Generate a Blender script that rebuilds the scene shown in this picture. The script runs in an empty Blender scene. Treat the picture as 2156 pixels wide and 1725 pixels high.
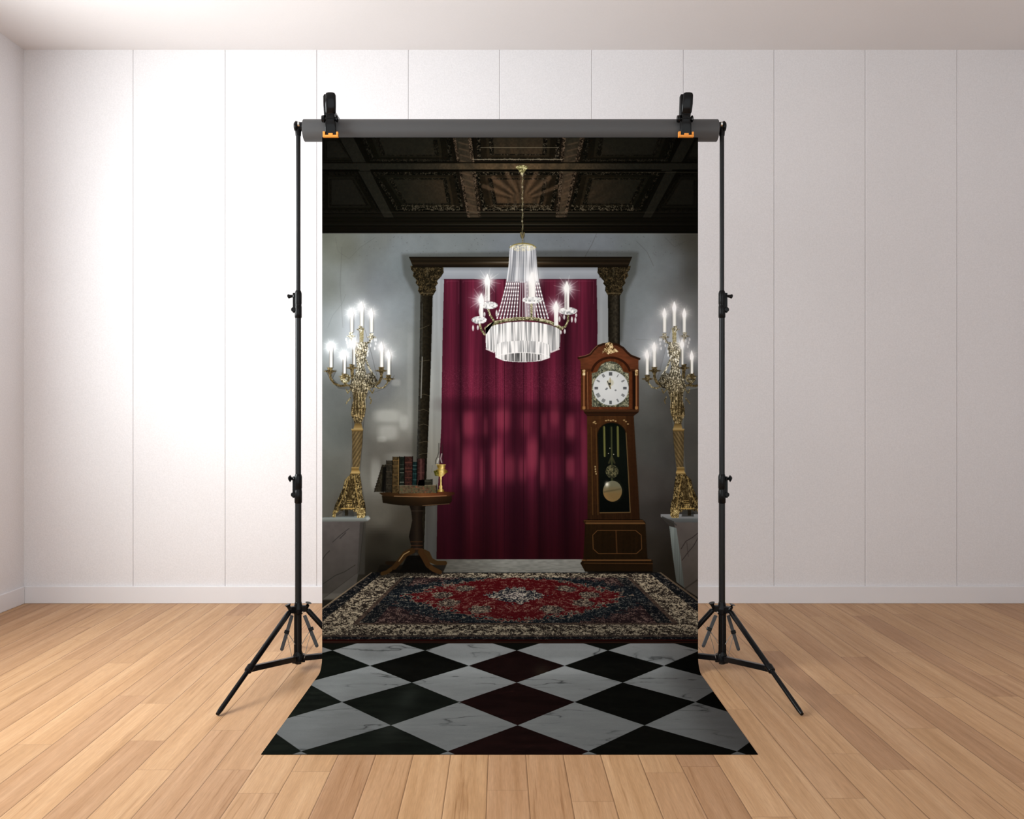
import bpy, bmesh, math, random
import numpy as np
from mathutils import Vector, Matrix

SC = bpy.context.scene
COL = SC.collection

# ---------------------------------------------------------------- camera, sky, lights, exposure
F_PX, H_CAM, HOR = 1700.0, 1.05, 862.0        # focal length and horizon in pixels of a 2156 x 1725 frame
cam_d = bpy.data.cameras.new('camera')
cam = bpy.data.objects.new('camera', cam_d)
COL.objects.link(cam)
cam.location = (0, 0, H_CAM)
cam.rotation_euler = (math.pi / 2, 0, 0)
cam_d.sensor_width = 36.0
cam_d.lens = 36.0 * F_PX / 2156.0
cam_d.shift_y = -(862.5 - HOR) / 2156.0
cam_d.clip_start = .05
SC.camera = cam

world = bpy.data.worlds.new('world')
SC.world = world
world.use_nodes = True
wb = world.node_tree.nodes['Background']
wb.inputs[0].default_value = (.93, .98, 1.0, 1)
wb.inputs[1].default_value = WORLD_S = 0.95


def area(name, loc, rot, sx, sy, power, color):
    d = bpy.data.lights.new(name, 'AREA')
    d.shape = 'RECTANGLE'; d.size = sx; d.size_y = sy; d.energy = power; d.color = color
    o = bpy.data.objects.new(name, d)
    o.location = loc; o.rotation_euler = rot
    COL.objects.link(o)
    return o


WALL_Y, WALL_X, RIGHT_X, CEIL_Z, BACK_Y = 1.05 * 1700 / 408, -2.645, 3.05, 1.05 + 757 / 408 * 1.05, -1.6
WIN_Y0, WIN_Y1, WIN_Z0, WIN_Z1 = 1.75, 3.25, 1.0, 2.6
area('daylight', (WALL_X - .10, (WIN_Y0 + WIN_Y1) / 2, (WIN_Z0 + WIN_Z1) / 2), (0, -math.pi / 2, 0), WIN_Z1 - WIN_Z0, WIN_Y1 - WIN_Y0, 70, (.95, 1, 1.0))

SC.view_settings.view_transform = 'Standard'
SC.view_settings.look = 'None'
SC.view_settings.exposure = 0.78
SC.view_settings.gamma = 1.0
SC.view_settings.use_curve_mapping = False
SC.cycles.max_bounces = 8
SC.cycles.diffuse_bounces = 5
PRINT_GAIN = .98        # ink reflectance for a printed white of 1

PPM = (1590 - 862) / 1.322 / 1.05              # pixels per metre at the cloth
D_CLOTH = F_PX / PPM
R_FOLD = .06


def at(px, py, y):
    """point at depth y that the camera sees at pixel (px, py)"""
    return Vector(((px - 1078) / F_PX * y, y, H_CAM - (py - HOR) / F_PX * y))


# ---------------------------------------------------------------- helpers
def tag(o, label=None, cat=None, group=None, kind=None):
    if label: o['label'] = label
    if cat: o['category'] = cat
    if group: o['group'] = group
    if kind: o['kind'] = kind
    return o


def empty(name, loc, rz=0):
    o = bpy.data.objects.new(name, None)
    o.location = loc; o.rotation_euler = (0, 0, rz); o.empty_display_size = .1
    COL.objects.link(o)
    return o


def obj(name, bm, mats, parent=None, smooth=False, bevel=0.0):
    me = bpy.data.meshes.new(name)
    bm.normal_update()
    bm.to_mesh(me); bm.free()
    for m in (mats if isinstance(mats, (list, tuple)) else [mats]):
        me.materials.append(m)
    if smooth:
        for p in me.polygons:
            p.use_smooth = True
    o = bpy.data.objects.new(name, me)
    COL.objects.link(o)
    if parent:
        o.parent = parent
        o.matrix_parent_inverse = Matrix.Translation(-parent.location)   # parts are built in world coordinates
        if parent.parent:
            o.matrix_parent_inverse = Matrix.Identity(4)
    if bevel:
        m = o.modifiers.new('bevel', 'BEVEL'); m.width = bevel; m.segments = 3; m.limit_method = 'ANGLE'; m.angle_limit = math.radians(40)
    if smooth:
        try:
            me.set_sharp_from_angle(angle=math.radians(38))
        except Exception:
            pass
    return o


def add_box(bm, c, s, mat=None):
    r = bmesh.ops.create_cube(bm, size=1.0)
    vs = r['verts']
    bmesh.ops.scale(bm, vec=s, verts=vs)
    if mat is not None:
        bmesh.ops.transform(bm, matrix=mat, verts=vs)
    bmesh.ops.translate(bm, vec=c, verts=vs)
    return vs


def frame(d):
    d = d.normalized()
    up = Vector((0, 0, 1)) if abs(d.z) < .95 else Vector((1, 0, 0))
    a = d.cross(up).normalized()
    return a, a.cross(d).normalized()


def add_tube(bm, pts, rs, n=20, caps=True):
    """swept round tube along points, radius per point"""
    pts = [Vector(p) for p in pts]
    if not isinstance(rs, (list, tuple)):
        rs = [rs] * len(pts)
    rings = []
    for i, p in enumerate(pts):
        d = (pts[min(i + 1, len(pts) - 1)] - pts[max(i - 1, 0)])
        a, b = frame(d)
        rings.append([bm.verts.new(p + (a * math.cos(t) + b * math.sin(t)) * rs[i]) for t in [2 * math.pi * k / n for k in range(n)]])
    for i in range(len(rings) - 1):
        for k in range(n):
            bm.faces.new((rings[i][k], rings[i][(k + 1) % n], rings[i + 1][(k + 1) % n], rings[i + 1][k]))
    if caps:
        bm.faces.new(rings[0][::-1]); bm.faces.new(rings[-1])


def add_lathe(bm, o, axis, prof, n=28):
    """profile [(distance along axis, radius)] turned about axis through o"""
    o = Vector(o); axis = Vector(axis).normalized()
    a, b = frame(axis)
    rings = []
    for h, r in prof:
        rings.append([bm.verts.new(o + axis * h + (a * math.cos(t) + b * math.sin(t)) * max(r, 1e-4)) for t in [2 * math.pi * k / n for k in range(n)]])
    for i in range(len(rings) - 1):
        for k in range(n):
            bm.faces.new((rings[i][k], rings[i][(k + 1) % n], rings[i + 1][(k + 1) % n], rings[i + 1][k]))
    bm.faces.new(rings[0][::-1]); bm.faces.new(rings[-1])


def add_bar(bm, p0, p1, w, t, side=None):
    """flat rectangular bar from p0 to p1, width w, thickness t"""
    p0, p1 = Vector(p0), Vector(p1)
    d = p1 - p0
    a, b = frame(d)
    if side is not None:
        a = Vector(side); a = (a - d.normalized() * a.dot(d.normalized())).normalized(); b = a.cross(d.normalized())
    m = Matrix((a, d.normalized(), b)).transposed().to_4x4()
    add_box(bm, (p0 + p1) / 2, (w, d.length, t), m)


# ---------------------------------------------------------------- materials
def mat(name, color, rough=.5, metal=0.0, spec=.5):
    m = bpy.data.materials.new(name); m.use_nodes = True
    b = m.node_tree.nodes['Principled BSDF']
    b.inputs['Base Color'].default_value = (*color, 1)
    b.inputs['Roughness'].default_value = rough
    b.inputs['Metallic'].default_value = metal
    b.inputs['Specular IOR Level'].default_value = spec
    return m


class NT:
    def __init__(s, m): s.t = m.node_tree; s.n = s.t.nodes; s.l = s.t.links; s.b = s.n['Principled BSDF']
    def new(s, ty, **k):
        x = s.n.new(ty)
        for a, v in k.items():
            setattr(x, a, v)
        return x
    def put(s, x, i, v):
        if isinstance(v, bpy.types.NodeSocket): s.l.new(v, x.inputs[i])
        elif v is not None: x.inputs[i].default_value = v
    def math(s, op, a, b=None, c=None):
        x = s.new('ShaderNodeMath', operation=op)
        for i, v in enumerate((a, b, c)): s.put(x, i, v)
        return x.outputs[0]
    def noise(s, vec, scale, detail=2, rough=.5, dim='3D'):
        x = s.new('ShaderNodeTexNoise', noise_dimensions=dim)
        s.put(x, 'Vector', vec); x.inputs['Scale'].default_value = scale; x.inputs['Detail'].default_value = detail; x.inputs['Roughness'].default_value = rough
        return x.outputs['Fac']
    def ramp(s, fac, stops):
        x = s.new('ShaderNodeValToRGB')
        e = x.color_ramp.elements
        while len(e) < len(stops): e.new(.5)
        for k, (p, c) in enumerate(stops):
            e[k].position = p; e[k].color = (*c, 1)
        s.put(x, 0, fac)
        return x.outputs[0]
    def mixc(s, fac, a, b, mode='MIX'):
        x = s.new('ShaderNodeMix', data_type='RGBA', blend_type=mode)
        s.put(x, 0, fac); s.put(x, 6, a if isinstance(a, bpy.types.NodeSocket) else (*a, 1)); s.put(x, 7, b if isinstance(b, bpy.types.NodeSocket) else (*b, 1))
        return x.outputs[2]
    def vec(s, x, y, z):
        c = s.new('ShaderNodeCombineXYZ')
        for i, v in enumerate((x, y, z)): s.put(c, i, v)
        return c.outputs[0]
    def bump(s, h, strength, dist):
        x = s.new('ShaderNodeBump'); x.inputs['Strength'].default_value = strength; x.inputs['Distance'].default_value = dist
        s.put(x, 'Height', h); s.l.new(x.outputs[0], s.b.inputs['Normal'])


def plaster(name, color, grain=1.0):
    m = mat(name, color, .72, 0, .25); t = NT(m)
    co = t.new('ShaderNodeTexCoord').outputs['Object']
    n1 = t.noise(co, 130, 3, .65)
    n2 = t.noise(co, 1.3, 3, .5)
    f = t.math('ADD', t.math('MULTIPLY', t.math('SUBTRACT', n1, .5), (.24 * grain)), t.math('MULTIPLY', t.math('SUBTRACT', n2, .5), .10))
    k = t.math('ADD', f, 1.0)
    v = t.vec(k, k, k)
    t.l.new(t.mixc(1.0, color, v, 'MULTIPLY'), t.b.inputs['Base Color'])
    t.bump(n1, .25 * grain, .002)
    return m


M_WALL = plaster('wall_plaster', (.72, .70, .712))
M_CEIL = plaster('ceiling_paint', (.74, .71, .705), .25)
M_TRIM = mat('trim_paint', (.73, .713, .73), .38, 0, .4)
M_BLACK = mat('black_powder_coat', (.004, .004, .0045), .24, 0, .16)
M_POLE = mat('dark_grey_tube', (.016, .017, .018), .26, .25, .22)
M_PLASTIC = mat('black_plastic', (.0032, .0032, .0036), .2, 0, .2)
M_CHROME = mat('steel', (.55, .55, .54), .22, 1.0)
M_ORANGE = mat('orange_plastic', (.86, .32, .05), .5, 0, .4)
M_ROLLER = mat('dark_grey_roller', (.072, .072, .074), .5, 0, .3)
M_BACKING = mat('white_cloth_back', (.78, .78, .78), .9, 0, .1)


def wood_floor():
    m = mat('oak_planks', (.6, .36, .2), .5, 0, .12); t = NT(m)
    co = t.new('ShaderNodeTexCoord').outputs['Object']
    sp = t.new('ShaderNodeSeparateXYZ'); t.l.new(co, sp.inputs[0])
    x0, y0 = sp.outputs[0], sp.outputs[1]
    W, L = .1137, 1.15
    x = t.math('ADD', x0, t.math('ADD', t.math('MULTIPLY', y0, .0141), .0721 - .0141 * 2.452 + 40 * W))
    wx = t.math('DIVIDE', x, W)
    ix = t.math('FLOOR', wx)
    fx = t.math('FRACT', wx)
    wn = t.new('ShaderNodeTexWhiteNoise', noise_dimensions='1D'); t.l.new(ix, wn.inputs['W'])
    yy = t.math('ADD', t.math('DIVIDE', y0, L), t.math('MULTIPLY', wn.outputs['Value'], 7.31))
    iy = t.math('FLOOR', yy); fy = t.math('FRACT', yy)
    wn2 = t.new('ShaderNodeTexWhiteNoise', noise_dimensions='2D'); t.l.new(t.vec(ix, iy, 0), wn2.inputs['Vector'])
    r = wn2.outputs['Value']; rc = wn2.outputs['Color']
    off = t.math('MULTIPLY', r, 37.0)
    warp = t.noise(t.vec(t.math('MULTIPLY', x, 7), t.math('MULTIPLY', y0, 1.1), off), 1.0, 2, .5)
    xw = t.math('ADD', x, t.math('MULTIPLY', t.math('SUBTRACT', warp, .5), .035))
    g1 = t.noise(t.vec(t.math('MULTIPLY', xw, 95), t.math('MULTIPLY', y0, 2.4), off), 1.0, 4, .6)
    g2 = t.noise(t.vec(t.math('MULTIPLY', xw, 26), t.math('MULTIPLY', y0, 1.3), off), 1.0, 3, .55)
    g3 = t.noise(t.vec(t.math('MULTIPLY', x, 330), t.math('MULTIPLY', y0, 22), off), 1.0, 2, .5)
    base = t.ramp(g2, [(.22, (.39, .222, .112)), (.45, (.46, .272, .145)), (.6, (.495, .302, .168)), (.8, (.535, .338, .195))])
    tone = t.ramp(r, [(0, (.80, .75, .745)), (.2, (.93, .90, .90)), (.7, (1.02, 1.02, 1.0)), (1, (1.10, 1.10, 1.08))])
    c = t.mixc(1.0, base, tone, 'MULTIPLY')
    st = t.ramp(g1, [(.28, (.66, .59, .52)), (.41, (.95, .94, .92)), (.60, (1, 1, 1)), (.75, (1.17, 1.18, 1.20))])
    c = t.mixc(.85, c, t.mixc(1.0, c, st, 'MULTIPLY'))
    fi = t.ramp(g3, [(.3, (.9, .9, .9)), (.7, (1.06, 1.06, 1.06))])
    c = t.mixc(1.0, c, fi, 'MULTIPLY')
    # seams between boards and at board ends
    dx = t.math('MULTIPLY', t.math('MINIMUM', fx, t.math('SUBTRACT', 1, fx)), W)
    dy = t.math('MULTIPLY', t.math('MINIMUM', fy, t.math('SUBTRACT', 1, fy)), L)
    sx = t.math('SUBTRACT', 1, t.math('MINIMUM', t.math('DIVIDE', dx, .0021), 1.0))
    sy = t.math('SUBTRACT', 1, t.math('MINIMUM', t.math('DIVIDE', dy, .0022), 1.0))
    s = t.math('MAXIMUM', t.math('MULTIPLY', t.math('MAXIMUM', sx, 0), .88), t.math('MULTIPLY', t.math('MAXIMUM', sy, 0), .4))
    c = t.mixc(s, c, (.12, .06, .03))
    t.l.new(c, t.b.inputs['Base Color'])
    gx = t.math('MINIMUM', t.math('DIVIDE', dx, .004), 1.0)
    h = t.math('ADD', gx, t.math('MULTIPLY', g1, .12))
    t.bump(h, .55, .0012)
    t.l.new(t.ramp(g1, [(0, (.46, .46, .46)), (1, (.36, .36, .36))]), t.b.inputs['Roughness'])
    return m


M_FLOOR = wood_floor()

# ---------------------------------------------------------------- the room
def struct(name, bm, m, bevel=0.0):
    return tag(obj(name, bm, m, bevel=bevel), kind='structure')


bm = bmesh.new()
add_box(bm, ((WALL_X + RIGHT_X) / 2, (WALL_Y + BACK_Y) / 2, -.05), (RIGHT_X - WALL_X + .2, WALL_Y - BACK_Y + .2, .1))
struct('floor', bm, M_FLOOR)
bm = bmesh.new()
add_box(bm, ((WALL_X + RIGHT_X) / 2, (WALL_Y + BACK_Y) / 2, CEIL_Z + .05), (RIGHT_X - WALL_X + .2, WALL_Y - BACK_Y + .2, .1))
struct('ceiling', bm, M_CEIL)
# back wall: tall panels with narrow chamfered joints, laid on a backing
bm = bmesh.new()
seams = [(p - 1078) / F_PX * WALL_Y for p in (280, 474, 667, 860, 1052, 1246, 1439, 1630, 1822)]
edges = [WALL_X - .05] + seams + [seams[-1] + .497, RIGHT_X + .05]
add_box(bm, ((WALL_X + RIGHT_X) / 2, WALL_Y + .06, CEIL_Z / 2), (RIGHT_X - WALL_X + .1, .1, CEIL_Z))
for a, b in zip(edges[:-1], edges[1:]):
    vs = add_box(bm, ((a + b) / 2, WALL_Y + .006, CEIL_Z / 2), (b - a - .0012, .012, CEIL_Z))
    es = [e for e in bm.edges if all(v in vs for v in e.verts) and abs(e.verts[0].co.z - e.verts[1].co.z) > 1 and e.verts[0].co.y < WALL_Y + .003]
    bmesh.ops.bevel(bm, geom=es, offset=.0022, segments=1, affect='EDGES')
struct('wall_back', bm, M_WALL)
# left wall with the window opening the daylight comes through (out of the picture, nearer the camera)
bm = bmesh.new()
wx = WALL_X - .1
def lw(y0, y1, z0, z1): add_box(bm, (wx, (y0 + y1) / 2, (z0 + z1) / 2), (.2, y1 - y0, z1 - z0))
lw(WIN_Y1, WALL_Y + .1, 0, CEIL_Z); lw(BACK_Y, WIN_Y0, 0, CEIL_Z); lw(WIN_Y0, WIN_Y1, 0, WIN_Z0); lw(WIN_Y0, WIN_Y1, WIN_Z1, CEIL_Z)
struct('wall_left', bm, M_WALL)
bm = bmesh.new()
for y in (WIN_Y0 + .025, WIN_Y1 - .025):
    add_box(bm, (WALL_X - .16, y, (WIN_Z0 + WIN_Z1) / 2), (.06, .05, WIN_Z1 - WIN_Z0))
for z in (WIN_Z0 + .025, WIN_Z1 - .025):
    add_box(bm, (WALL_X - .16, (WIN_Y0 + WIN_Y1) / 2, z), (.06, WIN_Y1 - WIN_Y0 - .1, .05))
struct('window_1', bm, M_TRIM)
bm = bmesh.new()
add_box(bm, (RIGHT_X + .1, (WALL_Y + BACK_Y) / 2, CEIL_Z / 2), (.2, WALL_Y - BACK_Y, CEIL_Z))
struct('wall_right', bm, M_WALL)
BB = (1270 - 1234) / F_PX * WALL_Y
def baseboard(name, c, s):
    b = bmesh.new(); add_box(b, c, s); struct(name, b, M_TRIM, bevel=.003)
baseboard('baseboard_back', ((WALL_X + RIGHT_X) / 2, WALL_Y - .007, BB / 2), (RIGHT_X - WALL_X, .014, BB))
baseboard('baseboard_left', (WALL_X + .007, (WALL_Y + BACK_Y) / 2, BB / 2), (.014, WALL_Y - BACK_Y - .03, BB))
baseboard('baseboard_right', (RIGHT_X - .007, (WALL_Y + BACK_Y) / 2, BB / 2), (.014, WALL_Y - BACK_Y - .03, BB))
# ---------------------------------------------------------------- the roller bar
BAR_R = 23 / PPM
BAR_Z = H_CAM + (HOR - 270.2) / PPM
BAR_Y = D_CLOTH + .6 * BAR_R
bx0, bx1 = (637.5 - 1078) / PPM, (1513 - 1078) / PPM
bar = empty('backdrop_roller', ((bx0 + bx1) / 2, BAR_Y, BAR_Z - BAR_R))
tag(bar, 'thick dark grey roller bar across the two stands, holding up the printed backdrop', 'crossbar')
bm = bmesh.new()
add_lathe(bm, (bx0, BAR_Y, BAR_Z), (1, 0, 0), [(0, BAR_R - .0008), (.0008, BAR_R), (bx1 - bx0 - .0008, BAR_R), (bx1 - bx0, BAR_R - .0008)], 64)
obj('roller_tube', bm, M_ROLLER, bar, smooth=True)

# ---------------------------------------------------------------- the two stands
STAND_Y = BAR_Y


def make_stand(xp, s, label, cat='light stand'):
    """xp: pixel of the pole; s = -1 left stand (outer leg to the left), +1 right stand"""
    Y = STAND_Y
    X = (xp - 1078) / F_PX * Y
    root = empty('backdrop_stand', (X, Y, 0))
    tag(root, label, cat, 'backdrop stands')
    z = lambda py: H_CAM - (py - HOR) / F_PX * Y
    k = Y / F_PX
    def part(name, bm, m, parent=root, smooth=True, bevel=0.0):
        return obj(name, bm, m, parent, smooth, bevel)
    def tube(name, py0, py1, rpx, m=M_POLE):
        b = bmesh.new(); r = rpx * k
        add_lathe(b, (X, Y, z(py1)), (0, 0, 1), [(0, r * .9), (.001, r), (z(py0) - z(py1) - .001, r), (z(py0) - z(py1), r * .9)], 24)
        return part(name, b, m)
    tube('upper_pole', 276, 640, 4.7)
    tube('middle_pole', 640, 1030, 5.9)
    tube('lower_pole', 1030, 1398, 6.6)
    b = bmesh.new()
    for dx in (-.0075, .0075):                                   # twin flutes seen on the foot section of the pole
        add_lathe(b, (X + dx, Y - .006, z(1392)), (0, 0, 1), [(0, .0085), (z(1290) - z(1392), .0075)], 16)
    part('pole_sleeve', b, M_BLACK)
    # clamp collars with their tightening knobs
    for py0, py1, r, kind in ((612, 670, 7.2, 'lever'), (998, 1060, 7.8, 'wing')):
        b = bmesh.new(); H = z(py0) - z(py1)
        add_lathe(b, (X, Y, z(py1)), (0, 0, 1), [(0, (r - 1.2) * k), (.003, r * k), (H * .42, r * k), (H * .44, (r - .5) * k), (H * .5, (r - .5) * k), (H * .52, r * k), (H - .012, r * k), (H - .006, (r - .8) * k), (H, (r - 2) * k)], 28)
        # ear that the bolt squeezes
        add_box(b, (X + s * (r + 1.0) * k, Y, z(py1) + H * .55), (5 * k, .013, H * .72))
        add_lathe(b, (X + s * (r + 1.5) * k, Y - .012, z(py1) + H * .30), (0, 1, 0), [(0, .008), (.002, .010), (.022, .010), (.024, .008)], 18)
        c = part('clamp_collar', b, M_BLACK)
        b = bmesh.new()
        if kind == 'lever':
            zz = z(624)
            add_tube(b, [(X + s * (r + 1) * k, Y, zz), (X + s * (r + 5) * k, Y, zz + .001), (X + s * (r + 9) * k, Y, zz), (X + s * (r + 13.5) * k, Y, zz - .001), (X + s * (r + 15) * k, Y, zz - .002)], [.010, .0055, .0065, .0095, .006], 16)
        else:
            zz = z(1008.5)
            add_tube(b, [(X + s * r * k, Y, zz), (X + s * (r + 6) * k, Y, zz)], [.010, .005], 16)
            add_tube(b, [(X + s * (r + 6) * k, Y, zz), (X + s * (r + 9) * k, Y - .001, zz + .001), (X + s * (r + 11) * k, Y, zz)], [.006, .015, .010], 20)
        part('tightening_knob', b, M_BLACK, c)
    # spigot holding the bar end
    b = bmesh.new()
    add_lathe(b, (X + s * 8.0 * k, Y, z(267)), (-s, 0, 0), [(0, 6 * k), (.001, 9 * k), (4 * k, 12 * k), (7 * k, 11 * k), (8 * k, 8 * k), (11 * k, 7 * k), (13 * k, 9.5 * k), (17.6 * k, 9.5 * k)], 28)
    add_lathe(b, (X, Y, z(286)), (0, 0, 1), [(0, 5.6 * k), (10 * k, 6.4 * k), (14 * k, 6 * k)], 24)
    sp = part('spigot', b, M_BLACK)
    b = bmesh.new()
    add_tube(b, [(X - s * 1 * k, Y - .012, z(264)), (X - s * 5 * k, Y - .012, z(264))], 5.5 * k, 18)
    tag(part('bolt', b, M_CHROME, sp), 'bright steel bolt')
    # leg hub (slides on the pole) and foot hub
    hub_z = z(1283)
    b = bmesh.new()
    add_lathe(b, (X, Y, z(1294)), (0, 0, 1), [(0, 8 * k), (.003, 10 * k), (12 * k, 10 * k), (16 * k, 9 * k), (27 * k, 6.8 * k)], 24)
    tops = []
    legs = [(Vector((s * .142, -.507, 0)), s * 15, 1285), (Vector((-s * .215, .07, 0)), -s * 15, 1285), (Vector((s * .080, .30, 0)), s * 3, 1285)]
    for d, ox, py in legs:
        u = d.normalized()
        p = Vector((X, Y, z(py))) + Vector((u.x * .5 + math.copysign(.6, ox) * (abs(ox) > 5), u.y * .6, 0)).normalized() * .036
        tops.append(p)
        add_bar(b, (X, Y, z(py - 3)), p + Vector((0, 0, .006)), .020, .026)
    hub = part('leg_hub', b, M_BLACK, smooth=False, bevel=.003)
    for p in tops[:2]:
        sx = 1 if p.x > X else -1
        b = bmesh.new()
        add_tube(b, [p + Vector((-sx * .004, -.004, .008)), p + Vector((sx * .003, -.006, .020)), p + Vector((sx * .006, -.007, .030))], [.008, .007, .0125], 16)
        part('hub_knob', b, M_BLACK, hub)
        b = bmesh.new()
        add_tube(b, [p + Vector((-sx * .014, -.012, -.006)), p + Vector((-sx * .014, -.019, -.006))], .0036, 12)
        tag(part('rivet', b, M_CHROME, hub), 'bright steel rivet')
    b = bmesh.new()
    FZ = .042
    add_lathe(b, (X, Y, FZ - .012), (0, 0, 1), [(0, .020), (.003, .023), (.022, .022), (.040, .015)], 24)
    base = part('foot_hub', b, M_BLACK)
    for i, (d, ox, py) in enumerate(legs):
        foot = Vector((X, Y, .007)) + d
        p = tops[i]
        u = (foot - p)
        j = p + u * (.60, .84, .60)[i]
        b = bmesh.new()
        rr = .0105
        add_tube(b, [p, p + u * .02, j - u * .0, j + u * .03], [.008, rr, rr, rr * .9], 20)
        leg = part('leg', b, M_BLACK)
        b = bmesh.new()
        add_tube(b, [j, j + u * .05, foot - u.normalized() * .02, foot], [.0085, .0085, .0085, .0065], 18)
        part('leg_extension', b, M_BLACK, leg)
        b = bmesh.new()
        add_tube(b, [j - u.normalized() * .016, j + u.normalized() * .012], [.0145, .0135], 18)
        add_bar(b, j, j + (Vector((X, Y, FZ)) - j).normalized() * .024, .022, .022)
        part('leg_joint', b, M_BLACK, leg, smooth=False, bevel=.003)
        b = bmesh.new()
        q = Vector((X, Y, FZ)); dd = (j - q)
        add_bar(b, q + dd.normalized() * .012, j - dd.normalized() * .008, .019, .021, side=(dd.y, -dd.x, 0))
        part('brace', b, M_BLACK, bevel=.002, smooth=False)
        if i < 2:
            b = bmesh.new()
            e = q + Vector((dd.x, dd.y, 0)).normalized() * .026
            add_bar(b, q, e, .026, .030)
            for sg in (1,):
                n = Vector((0, -1, 0))
                add_tube(b, [e + n * .013, e + n * .017], .004, 10)
            part('brace_ear', b, M_BLACK, base, smooth=False, bevel=.002)
    # two loose flat spreader bars hung under the hub, each with a collar and a thin wire to the foot of the pole
    for sg, x1, y1, xc, yc in ((1, 34.5, 1367, 24, 1331), (-1, 39, 1360, 27, 1325)):
        X0 = at(xp + sg * s * 13, 1296, Y - .014); X1 = at(xp + sg * s * x1, y1, Y - .03)
        b = bmesh.new()
        add_bar(b, X0, X1, .0135, .006, side=(1, 0, 0))
        add_tube(b, [X1 + Vector((0, -.003, 0)), X1 + Vector((0, .003, 0))], .0068, 14)
        st = part('spreader_bar', b, mat_spreader, smooth=False, bevel=.0012)
        C = at(xp + sg * s * xc, yc, Y - .021)
        b = bmesh.new()
        u = (X1 - X0).normalized()
        add_bar(b, C - u * .007, C + u * .007, .019, .012, side=(1, 0, 0))
        part('bar_collar', b, M_BLACK, st, smooth=False, bevel=.002)
        b = bmesh.new()
        add_tube(b, [C, at(xp + sg * s * 14, 1345, Y - .018), at(xp + sg * s * 7, 1357, Y - .014)], .0014, 8)
        add_tube(b, [C + u * .006, at(xp + sg * s * 18.5, 1360, Y - .018), at(xp + sg * s * 13, 1386, Y - .012)], .0011, 8)
        tag(part('wire', b, mat_wire, st), 'thin grey wire')
    return root


mat_spreader = mat('dark_grey_strip', (.03, .031, .034), .45, 0, .4)
mat_wire = mat('grey_wire', (.34, .33, .31), .4, .6)
make_stand(628.0, -1, 'black tripod stand under the left end of the roller bar, before the bright wall')
make_stand(1520.0, 1, 'black tripod stand under the right end of the roller bar, before the greyer wall')

# ---------------------------------------------------------------- spring clamps
def add_loft(bm, secs, n=24, p=3.2):
    """rounded-box sections: (centre, half width x, half depth y, y shift) along z"""
    rings = []
    for (cx, cy, cz), hx, hy in secs:
        ring = []
        for i in range(n):
            t = 2 * math.pi * i / n
            c, s_ = math.cos(t), math.sin(t)
            ring.append(bm.verts.new((cx + hx * math.copysign(abs(c) ** (2 / p), c), cy + hy * math.copysign(abs(s_) ** (2 / p), s_), cz)))
        rings.append(ring)
    for i in range(len(rings) - 1):
        for j in range(n):
            bm.faces.new((rings[i][j], rings[i][(j + 1) % n], rings[i + 1][(j + 1) % n], rings[i + 1][j]))
    bm.faces.new(rings[0][::-1]); bm.faces.new(rings[-1])


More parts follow.
